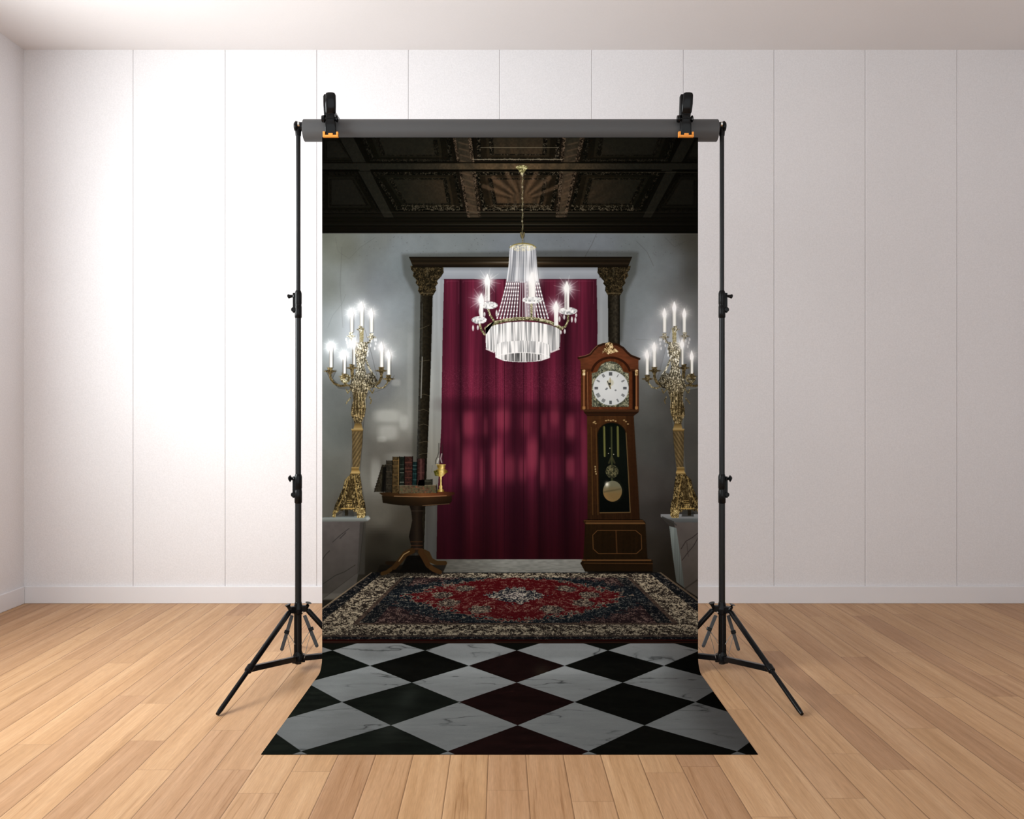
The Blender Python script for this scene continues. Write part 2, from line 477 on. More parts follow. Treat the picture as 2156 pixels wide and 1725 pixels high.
def make_clamp(xp, label):
    yf = BAR_Y - BAR_R - .010                                      # front jaw stands just off the tube
    k = yf / F_PX
    X = (xp - 1078) * k
    z = lambda py: H_CAM - (py - HOR) * k
    PZ = z(252)
    root = empty('spring_clamp', (X, yf, z(291)))
    tag(root, label, 'clamp', 'clamps on the roller bar')
    def part(name, bm, m, parent=root, smooth=True, bevel=0.0):
        return obj(name, bm, m, parent, smooth, bevel)
    # front lever: handle above, jaw arm below
    b = bmesh.new()
    add_loft(b, [((X + 2 * k, yf - .030, z(201.5)), 6 * k, .006), ((X + 2 * k, yf - .030, z(203)), 9 * k, .010), ((X + 1.8 * k, yf - .029, z(207)), 11 * k, .012), ((X + 1.2 * k, yf - .024, z(225)), 11.3 * k, .0125),
                 ((X + .4 * k, yf - .016, z(240)), 10.8 * k, .012), ((X, yf - .011, z(243)), 9.6 * k, .011)])
    h = part('handle', b, M_PLASTIC)
    b = bmesh.new()                                               # raised rim at the left of the lever
    add_loft(b, [((X - 9.5 * k, yf - .020, z(204)), 3 * k, .008), ((X - 10.6 * k, yf - .019, z(208)), 3.6 * k, .011), ((X - 11 * k, yf - .014, z(228)), 3.2 * k, .013), ((X - 11 * k, yf - .006, z(246)), 3 * k, .013)])
    part('handle_rim', b, M_PLASTIC, h)
    b = bmesh.new()                                               # rear lever, splayed behind
    add_loft(b, [((X * (1 + dy / yf), yf + dy, z(py)), hw * k, hd) for dy, py, hw, hd in ((.060, 208, 7, .008), (.056, 212, 8.5, .011), (.044, 226, 9, .012), (.030, 239, 9, .012))])
    part('rear_handle', b, M_PLASTIC)
    b = bmesh.new()
    add_loft(b, [((X, yf - .012, z(243)), 9.4 * k, .010), ((X, yf - .010, z(252)), 8.8 * k, .012), ((X - .3 * k, yf - .010, z(258)), 9.6 * k, .010), ((X - .2 * k, yf - .011, z(262)), 11.0 * k, .009), ((X, yf - .009, z(276)), 11.2 * k, .008), ((X, yf - .004, z(286)), 11.6 * k, .006)], p=7)
    jaw = part('front_jaw', b, M_PLASTIC, smooth=True)
    b = bmesh.new()                                               # ridges across the lever at the pivot
    for i in range(4):
        py = 245 + i * 2.6
        add_tube(b, [(X - 7.5 * k, yf - .0215, z(py + .8)), (X, yf - .0225, z(py)), (X + 7.5 * k, yf - .0215, z(py + .8))], .0013, 8)
    part('jaw_ridge', b, M_PLASTIC, jaw)
    yb = BAR_Y + BAR_R + .018
    b = bmesh.new()
    add_loft(b, [((X, yb + .004, z(286)), 11 * k, .006), ((X, yb + .006, z(270)), 11 * k, .008), ((X, yb + .004, z(250)), 9.5 * k, .010), ((X, yb - .004, z(244)), 9 * k, .010)], p=6)
    part('rear_jaw', b, M_PLASTIC)
    # bridge over the tube joining the two levers, with the pivot pin and its round ends
    b = bmesh.new()
    add_box(b, (X, (yf + yb) / 2, BAR_Z + BAR_R + .0095), (18 * k, yb - yf + .004, .013))
    part('bridge', b, M_PLASTIC, smooth=False, bevel=.004)
    b = bmesh.new()
    add_lathe(b, (X - 19 * k, yf - .008, PZ), (1, 0, 0), [(0, 5.5 * k), (.001, 7 * k), (5.5 * k, 8 * k), (7 * k, 7 * k), (8 * k, 4 * k), (29 * k, 4 * k), (30 * k, 6 * k), (32 * k, 7.4 * k), (33.5 * k, 6.5 * k), (34.5 * k, 4 * k)], 24)
    part('pivot_pin', b, M_PLASTIC)
    # orange jaw pads
    b = bmesh.new()
    yo = yf - .010
    zb = z(291)
    add_box(b, (X, yo, zb + 2.0 * k), (32 * k, .014, 4.0 * k))
    for sg, w in ((-1, 4.6), (1, 3.8)):
        add_box(b, (X + sg * (16 - w / 2) * k, yo, zb + 7.6 * k), (w * k, .014, (7.6 if sg < 0 else 6.4) * k))
    add_box(b, (X + .5 * k, yo - .001, zb + 5.2 * k), (9 * k, .015, 4.4 * k))
    tag(part('jaw_pad', b, M_ORANGE, jaw, smooth=False, bevel=.0006), 'orange plastic pad')
    return root


make_clamp(697.5, 'black spring clamp with orange pad, near the left end of the roller bar')
make_clamp(1443.0, 'black spring clamp with orange pad, near the right end of the roller bar')
# ---------------------------------------------------------------- where the cloth turns from hanging to lying
def fold_table():
    tab = []
    v0 = HOR + (H_CAM - R_FOLD) * PPM
    for k in range(13):
        a = math.pi / 2 * k / 12
        dep = D_CLOTH - R_FOLD * (1 - math.cos(a)); z = R_FOLD * (1 - math.sin(a))
        tab.append((HOR + (H_CAM - z) * F_PX / dep, v0 + R_FOLD * a * PPM, dep))
    v1 = tab[-1][1]
    for k in range(1, 60):
        dep = D_CLOTH - R_FOLD - k * .02
        tab.append((HOR + H_CAM * F_PX / dep, v1 + k * .02 * PPM, dep))
    return tab


FOLD_TAB = fold_table()
# ---------------------------------------------------------------- the printed picture on the cloth
# drawn here stroke by stroke into an array, in the cloth's own coordinates (tx across, tv down the cloth)
SS = 2.0
PX0, PY0, PW, PH = 676.0, 284.0, 798.0, 1530.0
GH, GW = int(PH * SS), int(PW * SS)
CV = np.zeros((GH, GW, 3), np.float32)
YY, XX = np.mgrid[0:GH, 0:GW].astype(np.float32)
XX = XX / SS + PX0 + 0.25
YY = YY / SS + PY0 + 0.25
rng = np.random.RandomState(7)


def resize(a, h, w):
    ys = np.linspace(0, a.shape[0] - 1.001, h)
    xs = np.linspace(0, a.shape[1] - 1.001, w)
    y0 = ys.astype(int); x0 = xs.astype(int)
    fy = (ys - y0)[:, None]; fx = (xs - x0)[None]
    fy = fy * fy * (3 - 2 * fy); fx = fx * fx * (3 - 2 * fx)
    if a.ndim == 3:
        fy = fy[..., None]; fx = fx[..., None]
    t = a[y0][:, x0] * (1 - fx) + a[y0][:, x0 + 1] * fx
    b = a[y0 + 1][:, x0] * (1 - fx) + a[y0 + 1][:, x0 + 1] * fx
    return (t * (1 - fy) + b * fy).astype(np.float32)


def vnoise(cx, cy):
    return resize(rng.rand(int(PH / cy) + 3, int(PW / cx) + 3), GH, GW)


n_fine = vnoise(1.0, 1.0)
n_med = vnoise(3.0, 3.0)
n_big = vnoise(22, 22) * .6 + vnoise(8, 8) * .4
n_hor = vnoise(4.2, 1.3)
n_hor2 = vnoise(9, 2.2)
n_ver = vnoise(1.6, 90)
n_ver2 = vnoise(5, 140)
n_orn = vnoise(1.5, 1.7) * .6 + vnoise(3.4, 3.8) * .4


def box(x0, y0, x1, y1):
    return (slice(max(0, int((y0 - PY0) * SS) - 2), min(GH, int((y1 - PY0) * SS) + 3)),
            slice(max(0, int((x0 - PX0) * SS) - 2), min(GW, int((x1 - PX0) * SS) + 3)))


def put(sl, a, col, mode='n'):
    d = CV[sl]
    if d.size == 0:
        return
    c = col(XX[sl], YY[sl], sl) if callable(col) else np.array(col, np.float32)
    a = a[..., None]
    if mode == 'n':
        d[...] = d * (1 - a) + c * a
    elif mode == 's':
        d[...] = 255 - (255 - d) * (1 - a * c / 255)
    elif mode == 'm':
        d[...] = d * (1 - a + a * c / 255)


def soft3(m):
    p = np.pad(m, 1, mode='edge')
    return (p[1:-1, 1:-1] * 2 + p[:-2, 1:-1] + p[2:, 1:-1] + p[1:-1, :-2] + p[1:-1, 2:]) / 6


def pmask(pts, sl):
    X, Y = XX[sl], YY[sl]
    m = np.zeros(X.shape, bool)
    n = len(pts)
    for i in range(n):
        xa, ya = pts[i]; xb, yb = pts[(i + 1) % n]
        if ya == yb:
            continue
        m ^= ((ya > Y) != (yb > Y)) & (X < (xb - xa) * (Y - ya) / (yb - ya) + xa)
    return m.astype(np.float32)


def poly(pts, col, a=1.0, mode='n', blur=1):
    xs = [p[0] for p in pts]; ys = [p[1] for p in pts]
    sl = box(min(xs) - blur, min(ys) - blur, max(xs) + blur, max(ys) + blur)
    if CV[sl].size == 0:
        return
    m = pmask(pts, sl)
    for _ in range(blur):
        m = soft3(m)
    put(sl, m * a, col, mode)


def rect(x0, y0, x1, y1, col, a=1.0, mode='n'):
    poly([(x0, y0), (x1, y0), (x1, y1), (x0, y1)], col, a, mode)


def line(pts, r, col, a=1.0, mode='n', soft=.7):
    rs = r if isinstance(r, (list, tuple)) else [r] * len(pts)
    R = max(rs) + soft + 1
    xs = [p[0] for p in pts]; ys = [p[1] for p in pts]
    sl = box(min(xs) - R, min(ys) - R, max(xs) + R, max(ys) + R)
    X, Y = XX[sl], YY[sl]
    m = np.zeros(X.shape, np.float32)
    for i in range(len(pts) - 1):
        (xa, ya), (xb, yb) = pts[i], pts[i + 1]
        dx, dy = xb - xa, yb - ya
        t = np.clip(((X - xa) * dx + (Y - ya) * dy) / (dx * dx + dy * dy + 1e-9), 0, 1)
        d = np.hypot(X - xa - t * dx, Y - ya - t * dy)
        m = np.maximum(m, np.clip((rs[i] + (rs[i + 1] - rs[i]) * t - d) / soft + .5, 0, 1))
    put(sl, m * a, col, mode)


def ell(cx, cy, rx, ry, col, a=1.0, mode='n', soft=1.0):
    sl = box(cx - rx - soft, cy - ry - soft, cx + rx + soft, cy + ry + soft)
    d = np.sqrt(((XX[sl] - cx) / rx) ** 2 + ((YY[sl] - cy) / ry) ** 2)
    put(sl, np.clip((1 - d) * min(rx, ry) / soft + .5, 0, 1) * a, col, mode)


def glow(cx, cy, rx, ry, col, a=1.0, mode='s'):
    sl = box(cx - rx * 2.6, cy - ry * 2.6, cx + rx * 2.6, cy + ry * 2.6)
    d2 = ((XX[sl] - cx) / rx) ** 2 + ((YY[sl] - cy) / ry) ** 2
    put(sl, np.exp(-d2 * 1.1) * a, col, mode)


def mix(a, b, t):
    a = np.array(a, np.float32); b = np.array(b, np.float32)
    return a + (b - a) * t[..., None]


def speck(lo, mid, hi, n=None, k=1.0):
    """ornament: broken light and dark flecks"""
    def f(X, Y, sl):
        v = (n_orn if n is None else n)[sl] * .75 + n_fine[sl] * .25
        t = np.clip((v - .5) * 2.1 * k + .44, 0, 1)
        return np.where(t[..., None] < .5, mix(lo, mid, t * 2), mix(mid, hi, t * 2 - 1))
    return f


def hgrad(stops):
    xs = [s[0] for s in stops]
    cs = np.array([s[1] for s in stops], np.float32)
    return lambda X, Y, sl: np.stack([np.interp(X, xs, cs[:, k]) for k in range(3)], -1)


def vgrad(stops):
    ys = [s[0] for s in stops]
    cs = np.array([s[1] for s in stops], np.float32)
    return lambda X, Y, sl: np.stack([np.interp(Y, ys, cs[:, k]) for k in range(3)], -1)


def blot(x0, y0, x1, y1, col, a, mode='n', edge=.45):
    """soft-edged patch"""
    cx, cy, rx, ry = (x0 + x1) / 2, (y0 + y1) / 2, abs(x1 - x0) / 2 + 1, abs(y1 - y0) / 2 + 1
    sl = box(cx - rx * 1.7, cy - ry * 1.7, cx + rx * 1.7, cy + ry * 1.7)
    d = (np.abs((XX[sl] - cx) / rx) ** 3 + np.abs((YY[sl] - cy) / ry) ** 3) ** (1 / 3)
    q = np.clip((1 + edge - d) / (2 * edge), 0, 1)
    put(sl, q * q * (3 - 2 * q) * a, col, mode)


# -- 1 plaster wall of the pictured room
ctl = [(680, 495, 66, 67, 60), (720, 520, 76, 77, 70), (800, 500, 100, 104, 102), (840, 520, 112, 119, 122), (960, 505, 112, 119, 121),
       (1090, 520, 112, 119, 125), (1250, 515, 108, 114, 120), (1340, 520, 100, 106, 108), (1400, 560, 112, 119, 122), (1462, 500, 72, 71, 64),
       (1462, 570, 78, 79, 76), (690, 600, 78, 80, 76), (740, 590, 96, 99, 98), (800, 600, 106, 112, 116), (830, 640, 122, 130, 134),
       (845, 560, 106, 114, 117), (690, 690, 96, 100, 100), (760, 700, 124, 130, 136), (850, 720, 124, 130, 130), (870, 820, 120, 124, 122),
       (690, 830, 72, 74, 72), (720, 900, 70, 72, 69), (800, 800, 98, 101, 102), (850, 860, 124, 126, 121), (840, 930, 98, 96, 90),
       (800, 960, 88, 86, 80), (690, 1000, 66, 66, 61), (720, 1060, 60, 58, 53), (790, 1010, 104, 103, 96), (800, 1080, 84, 81, 73),
       (850, 1090, 62, 58, 50), (800, 1130, 36, 33, 27), (800, 1190, 22, 20, 15), (850, 1150, 38, 36, 29), (860, 960, 84, 82, 76),
       (1340, 640, 112, 119, 122), (1360, 700, 116, 122, 126), (1400, 720, 122, 128, 134), (1460, 650, 98, 101, 100), (1350, 800, 92, 94, 92),
       (1390, 850, 80, 81, 78), (1460, 850, 84, 85, 82), (1360, 920, 70, 71, 68), (1400, 960, 68, 68, 66), (1460, 960, 80, 80, 76),
       (1360, 1010, 66, 63, 60), (1380, 1080, 50, 47, 44), (1360, 1150, 42, 38, 33), (1400, 1190, 34, 30, 24), (1380, 1230, 26, 23, 18),
       (1000, 1100, 60, 58, 52), (1100, 800, 100, 104, 106)]
ca = np.array(ctl, np.float32)
lw, lh = int(PW / 6), int((1260 - PY0) / 6)
gy, gx = np.mgrid[0:lh, 0:lw].astype(np.float32)
gx = gx * 6 + PX0; gy = gy * 6 + PY0
wsum = np.zeros_like(gx); csum = np.zeros(gx.shape + (3,), np.float32)
for x, y, r, g, b in ca:
    w = 1.0 / (((gx - x) ** 2 + (gy - y) ** 2) + 260) ** 1.6
    wsum += w; csum += w[..., None] * np.array([r, g, b], np.float32)
wallc = csum / wsum[..., None]
hh = int((1260 - PY0) * SS)
CV[:hh] = resize(wallc, hh, GW)
CV[:hh] *= (1 + (n_big[:hh] - .5) * .07 + (n_fine[:hh] - .5) * .03)[..., None]
CV[hh:] = (20, 18, 14)
# veins and stains
for pts, a in [([(720, 520), (718, 560), (716, 600), (722, 690)], .35), ([(706, 500), (712, 530), (735, 545), (760, 520), (790, 500)], .22),
               ([(1232, 540), (1246, 515), (1256, 492)], .4), ([(690, 690), (700, 665), (720, 640), (728, 620)], .25),
               ([(1340, 715), (1370, 716), (1400, 730)], .2), ([(1340, 508), (1362, 530), (1376, 560)], .3),
               ([(1400, 500), (1420, 520), (1450, 505)], .25)]:
    line(pts, .6, (55, 55, 52), a)
for _ in range(120):
    x, y = rng.uniform(700, 1460), rng.uniform(495, 545)
    ell(x, y, .7, .7, (58, 58, 56), .5)
# patches of window light on the wall
for x0, y0, x1, y1, a in [(780, 860, 872, 925, .22), (790, 864, 840, 888, .5), (842, 876, 858, 904, .4), (798, 896, 836, 926, .46), (795, 920, 812, 930, .3),
                          (782, 970, 800, 1030, .32), (815, 955, 870, 975, .22), (826, 800, 842, 812, .3), (858, 700, 868, 900, .16)]:
    blot(x0, y0, x1, y1, (176, 178, 172), a)
# shade thrown by the door surround
poly([(845, 535), (1200, 527), (1345, 530), (1340, 575), (1318, 620), (1310, 720), (1300, 720), (880, 980), (868, 980), (872, 620), (850, 580)], (48, 48, 42), .46, blur=70)

# -- 2 coffered ceiling
CEIL_Y = 491
rect(676, 280, 1476, CEIL_Y, vgrad([(284, (9, 8, 5)), (450, (13, 12, 8)), (470, (12, 11, 7)), (491, (10, 9, 6))]))


def ceilmix(base, lit):
    """wood, browner and brighter near the lamp at the middle"""
    def f(X, Y, sl):
        d = np.sqrt(((X - 1092) / 200) ** 2 + ((Y - 400) / 120) ** 2)
        ang = np.arctan2(Y - 520, X - 1098)
        ray = .6 + .4 * np.sin(ang * 34 + 2.2 * np.sin(ang * 11))
        t = np.clip(1.25 - d, 0, 1) * (.55 + .45 * ray)
        return mix(base, lit, t) * (1 + (n_med[sl] - .5) * .25)[..., None]
    return f


# coffers: (outer quad), upper row then lower row
def coffer(q, far, orn):
    (x0, y0), (x1, y1), (x2, y2), (x3, y3) = q
    cx = sum(p[0] for p in q) / 4; cy = sum(p[1] for p in q) / 4
    sh = lambda k, ky=None: [(cx + (x - cx) * k, cy + (y - cy) * (ky or k)) for x, y in q]
    poly(q, ceilmix((9, 8, 5), (26, 20, 14)))
    poly(sh(.94), speck((5, 5, 3), (15, 13, 9), [o * .62 for o in orn], k=1.2))
    poly(sh(.85, .80), ceilmix((12, 11, 7), (30, 24, 16)))
    poly(sh(.72, .72), ceilmix((20, 19, 13), (46, 36, 25)))
    poly(sh(.66, .64), speck((8, 7, 5), (18, 16, 11), [o * .55 for o in orn], k=1.1))
    e = sh(.56, .58)
    poly(e, ceilmix((26, 25, 19), (62, 48, 34)), blur=4)
    p = sh(.95, .86)
    line([p[3], p[2]], .5, orn, .45)
    p = sh(.8, .76)
    line([p[0], p[1]], .4, orn, .25)


dim = (60, 56, 44); lit = (120, 108, 88)
coffer([(676, 284), (712, 284), (758, 345), (676, 345)], 0, (30, 28, 20))
coffer([(744, 262), (950, 262), (960, 343), (776, 343)], 0, dim)
coffer([(996, 262), (1186, 262), (1182, 341), (1000, 341)], 0, lit)
coffer([(1230, 262), (1440, 262), (1410, 343), (1220, 343)], 0, dim)
coffer([(1466, 284), (1476, 284), (1476, 343), (1440, 343)], 0, (30, 28, 20))
coffer([(676, 360), (752, 360), (804, 450), (676, 450)], 0, (30, 28, 20))
coffer([(778, 360), (966, 360), (982, 447), (832, 447)], 0, (76, 70, 55))
coffer([(994, 360), (1186, 360), (1170, 447), (1012, 447)], 0, lit)
coffer([(1214, 360), (1398, 360), (1352, 447), (1194, 447)], 0, (80, 72, 56))
coffer([(1432, 360), (1476, 360), (1476, 450), (1374, 450)], 0, (30, 28, 20))
# sun rays in the middle coffers
for k in range(15):
    a = math.radians(200 + k * 10)
    line([(1098 + 26 * math.cos(a), 425 + 22 * math.sin(a)), (1098 + 92 * math.cos(a), 425 + 66 * math.sin(a))], [1.5, 4.5], (92, 72, 54) if k % 2 else (20, 16, 11), .45, soft=3)
# long beams
bm = ceilmix((29, 28, 22), (70, 56, 42))
for q in ([(710, 284), (742, 284), (830, 458), (808, 458)], [(952, 284), (990, 284), (1012, 458), (984, 458)],
          [(1186, 284), (1230, 284), (1192, 458), (1170, 458)], [(1440, 284), (1468, 284), (1372, 458), (1352, 458)]):
    poly(q, bm)
    line([q[0], q[3]], .9, (8, 7, 5), .8)
    line([q[1], q[2]], .9, (8, 7, 5), .8)
for q in ([(952, 284), (958, 284), (990, 458), (984, 458)], [(984, 284), (992, 284), (1013, 458), (1007, 458)],
          [(1184, 284), (1192, 284), (1177, 458), (1170, 458)], [(1222, 284), (1232, 284), (1193, 458), (1187, 458)]):
    poly(q, speck((14, 11, 8), (46, 38, 29), (88, 74, 60), k=1.2))
for k in range(12):
    y = 300 + k * 13
    line([(966 + k * 1.6, y), (984 + k * 1.7, y + 5)], 1.5, (92, 72, 54), .35, soft=2)
    line([(1196 - k * 1.2, y + 5), (1216 - k * 1.9, y)], 1.5, (92, 72, 54), .35, soft=2)
# cross beam
rect(676, 344, 1476, 357, ceilmix((30, 29, 23), (84, 68, 48)))
rect(676, 357, 1476, 361, (6, 5, 3), .9)
rect(676, 341, 1476, 344, (8, 7, 4), .7)
line([(990, 362), (1476, 363)], .5, (88, 82, 64), .5)
line([(996, 336), (1184, 336)], .9, (150, 142, 122), .55)
line([(1012, 311), (1176, 311)], .8, (140, 132, 112), .5)
for q in ([(750, 344), (774, 344), (780, 360), (758, 360)], [(1398, 344), (1424, 344), (1414, 360), (1392, 360)]):
    poly(q, (30, 29, 23))
for x0, x1 in ((846, 972), (1020, 1158), (1205, 1334)):
    sl = box(x0, 433, x1, 442)
    put(sl, np.clip((n_orn[sl] - .5) * 3.4, 0, .6), (92, 84, 68))
# cornice mouldings
for y, c, a in [(447, (74, 68, 56), .7), (452, (30, 26, 20), .9), (455, (64, 58, 46), .55), (463, (26, 22, 15), .9), (470, (44, 38, 28), .6),
                (473, (84, 80, 68), .5), (480, (34, 26, 18), .8), (485, (60, 46, 32), .5)]:
    sl = box(676, y - 1.6, 1476, y + 1.6)
    put(sl, np.exp(-((YY[sl] - y) / 1.1) ** 2) * a * (.3 + .7 * np.exp(-((XX[sl] - 1100) / 170) ** 2)), c)
line([(676, CEIL_Y + .5), (1476, CEIL_Y + 1.5)], .7, (140, 138, 128), .5)
sl = box(676, 284, 1476, 491)
CV[sl] *= np.clip(1.1 - .55 * (np.abs(XX[sl] - 1090) / 400) ** 1.6, .3, 1.1)[..., None]

# -- 3 doorway: casing, curtain, columns, lintel
def casing(X, Y, sl):
    return vgrad([(563, (150, 155, 163)), (640, (138, 143, 147)), (800, (150, 154, 152)), (880, (128, 130, 126)), (960, (118, 117, 109)),
                  (1040, (100, 98, 90)), (1066, (70, 69, 65)), (1178, (62, 62, 60))])(X, Y, sl) * (1 + (n_ver2[sl] - .5) * .16)[..., None]


poly([(905, 563), (936, 563), (936, 1180), (890, 1180), (905, 620)], casing)
rect(930, 563, 1262, 590, vgrad([(563, (120, 126, 132)), (572, (150, 156, 164)), (590, (134, 139, 146))]))
poly([(1255, 585), (1284, 585), (1284, 760), (1255, 760)], casing)
line([(906, 630), (893, 1178)], .7, (92, 94, 92), .5)
CUR = [(935, 588), (1256, 588), (1258, 690), (1256, 800), (1244, 1000), (1236, 1178), (919, 1178), (921, 1050), (929, 900), (932, 700)]


def curtain(X, Y, sl):
    t = (Y - 588) / 590
    xs = 1090 + (X - 1090) * (1 - .02 * t)
    kx = [919, 930, 942, 950, 962, 970, 980, 993, 1010, 1024, 1036, 1056, 1070, 1083, 1098, 1119, 1130, 1136, 1150, 1167, 1182, 1191, 1205, 1226, 1238, 1250, 1262]
    kv = [.42, .55, .72, .86, .52, .30, .62, 1.0, .66, .40, .62, 1.0, .70, .40, .60, .96, .62, .34, .66, .88, .48, .28, .62, .86, .66, .46, .4]
    f = np.interp(xs, kx, kv) * (.86 + .28 * n_ver[sl]) * (.9 + .2 * n_ver2[sl])
    yv = np.interp(Y, [588, 640, 720, 790, 830, 850, 866, 880, 960, 1000, 1025, 1060, 1120, 1178],
                   [.72, .68, .66, .72, .78, .70, .56, .60, .58, .62, .48, .37, .30, .25])
    v = f * yv
    c = mix((30, 11, 18), (134, 42, 70), np.clip(v * 1.06 - .04, 0, 1.1))
    low = np.clip((Y - 1020) / 140, 0, 1)
    c = c * (1 - low[..., None] * np.array([.14, .34, .40], np.float32))
    return c


poly(CUR, curtain)
for x0, y0, x1, y1, a in [(976, 868, 996, 918, .5), (1044, 856, 1072, 905, .5), (1036, 932, 1056, 1016, .55), (973, 946, 994, 1020, .48),
                          (1110, 926, 1131, 992, .55), (1160, 850, 1176, 896, .42), (1192, 876, 1209, 926, .5), (1192, 964, 1208, 1006, .5),
                          (1137, 960, 1147, 1022, .45), (1011, 962, 1019, 1032, .4), (1062, 962, 1084, 1014, .4), (1092, 965, 1108, 1012, .38),
                          (1098, 865, 1116, 912, .3), (1140, 870, 1150, 915, .3), (1018, 880, 1026, 920, .28), (960, 900, 968, 990, .2), (1225, 900, 1236, 1010, .3)]:
    blot(x0, y0, x1, y1, (172, 70, 92), a * .8, edge=.6)
for x0, y0, x1, y1, a in [(930, 838, 1050, 864, .42), (1060, 846, 1250, 866, .34), (1000, 916, 1040, 944, .4), (1075, 905, 1105, 945, .3),
                          (1150, 922, 1220, 958, .36), (930, 935, 965, 990, .35), (1060, 1020, 1110, 1175, .45), (1150, 1020, 1200, 1150, .3), (930, 1050, 975, 1178, .5)]:
    blot(x0, y0, x1, y1, (30, 8, 16), a * .8, edge=.6)
for x in (970, 1017, 1062, 1136, 1190, 1044, 1102):
    line([(x, 588), (x + (x - 1090) * -.01, 1178)], .8, (28, 8, 15), .55)
for x0, x1 in ((938, 968), (972, 1015), (1019, 1060), (1138, 1188), (1192, 1252)):
    line([(x0 + 3, 596), (x0 + 3, 592), (x1 - 2, 592), (x1 - 2, 640)], .5, (150, 84, 104), .35)
line([(935, 588.5), (1256, 588.5)], .8, (56, 18, 30), .8)
sl = box(930, 770, 1250, 850)
put(sl, np.clip((n_fine[sl] - .6) * 1.6, 0, .2) * np.exp(-((YY[sl] - 805) / 36) ** 2), (168, 84, 108))
# columns
marble = lambda X, Y, sl: hgrad([(872, (20, 18, 13)), (884, (40, 40, 37)), (891, (30, 27, 20)), (908, (16, 13, 8))])(X + (Y - 622) * .0165, Y, sl) * (.8 + .5 * n_med[sl])[..., None]
poly([(885, 618), (911, 618), (907, 770), (903, 880), (899, 970), (892, 1180), (866, 1180), (877, 970), (880, 880), (883, 770)], marble)
poly([(1280, 618), (1305, 618), (1305, 740), (1281, 740)], lambda X, Y, sl: hgrad([(1280, (16, 14, 10)), (1288, (32, 29, 22)), (1297, (46, 42, 34)), (1305, (14, 12, 8))])(X, Y, sl) * (.75 + .6 * n_med[sl])[..., None])
line([(889.5, 640), (888, 752)], .9, (70, 70, 66), .5)
line([(889, 752), (886.5, 838)], 1.1, (150, 150, 146), .7, soft=1)
for y0 in (690, 760, 830, 862, 893, 930, 955):
    line([(882, y0 + 3), (892, y0), (904, y0 + 6 * math.sin(y0))], .5, (110, 100, 78), .5)
for m in (0, 1):
    f = (lambda x: x) if not m else (lambda x: 2192 - x)
    P = lambda L: [(f(x), y) for x, y in L]
    cap = [(864, 560), (933, 560), (934, 574), (929, 582), (925, 587), (920, 592), (922, 597), (917, 603), (918, 612), (912, 622), (886, 622), (880, 612), (882, 604), (875, 596), (877, 590), (869, 581), (871, 574), (866, 568)]
    poly(P(cap), speck((18, 15, 9), (38, 32, 21), (78, 66, 44), k=1.1))
    line(P([(886, 618), (912, 618)]), 1.4, (96, 86, 64), .45)
    line(P([(900, 563), (900, 582)]), 2, (84, 78, 60), .3)
LIN = [(861, 541), (1331, 541), (1322, 563), (870, 563)]
poly(LIN, lambda X, Y, sl: vgrad([(541, (18, 15, 10)), (546, (40, 33, 22)), (550, (26, 21, 14)), (555, (50, 40, 28)), (558, (28, 22, 15)), (563, (22, 17, 11))])(X, Y, sl)
     * (.75 + .55 * np.exp(-((X - 1090) / 90) ** 2))[..., None])
sl = box(985, 549, 1190, 556)
put(sl, np.exp(-((YY[sl] - 552.5) / 1.6) ** 2) * .55 * np.exp(-((XX[sl] - 1085) / 55) ** 2), (170, 164, 150))

# -- 4 light stone strip in front of the curtain, pedestals
poly([(900, 1178), (1244, 1178), (1252, 1206), (880, 1206)], lambda X, Y, sl: mix((66, 64, 58), (128, 128, 122), np.clip((X - 900) / 160, 0, 1) * (1 - .25 * (Y - 1178) / 28)) * (.9 + .2 * n_hor2[sl])[..., None])
poly([(676, 1096), (766, 1096), (756, 1200), (745, 1260), (676, 1262)], lambda X, Y, sl: mix((78, 73, 71), (54, 51, 47), np.clip((Y - 1100) / 140, 0, 1)) * (.93 + .14 * n_big[sl])[..., None])
poly([(758, 1100), (770, 1100), (768, 1210), (752, 1210)], (48, 46, 42), .7, blur=3)
line([(700, 1142), (718, 1126), (735, 1113)], .7, (36, 34, 33), .75)
line([(716, 1134), (728, 1122)], .9, (36, 34, 33), .7)
line([(680, 1230), (706, 1212), (726, 1204), (748, 1190)], .7, (30, 28, 26), .7)
line([(678, 1180), (686, 1168), (694, 1160)], .8, (30, 28, 26), .7)
rect(676, 1250, 720, 1264, (76, 73, 66), .5)
poly([(676, 1090), (776, 1086), (780, 1092), (774, 1098), (676, 1099)], vgrad([(1086, (92, 100, 100)), (1092, (120, 126, 124)), (1099, (84, 86, 82))]))
ell(775, 1092, 4, 4, (165, 168, 166), .6, soft=3)
poly([(1418, 1094), (1476, 1096), (1476, 1262), (1440, 1240), (1430, 1160)], lambda X, Y, sl: mix((84, 78, 75), (64, 58, 52), np.clip((Y - 1100) / 140, 0, 1)) * (.93 + .14 * n_big[sl])[..., None])
poly([(1409, 1108), (1424, 1112), (1434, 1180), (1441, 1238), (1424, 1226), (1416, 1170)], lambda X, Y, sl: mix((112, 120, 118), (66, 68, 64), np.clip((Y - 1108) / 130, 0, 1)) * (.85 + .3 * n_ver[sl])[..., None])
poly([(1391, 1083), (1476, 1083), (1476, 1100), (1422, 1100), (1412, 1095), (1391, 1089)], vgrad([(1083, (130, 132, 134)), (1091, (116, 119, 120)), (1093, (88, 92, 92)), (1100, (76, 78, 78))]))
line([(1395, 1089), (1412, 1097), (1424, 1106)], 1.3, (54, 54, 52), .9)
line([(1434, 1156), (1444, 1140), (1458, 1132), (1470, 1122)], .8, (38, 33, 31), .85)
line([(1436, 1180), (1448, 1164), (1460, 1150), (1470, 1132)], .8, (38, 33, 31), .85)
line([(1446, 1142), (1449, 1172)], .6, (38, 33, 31), .6)
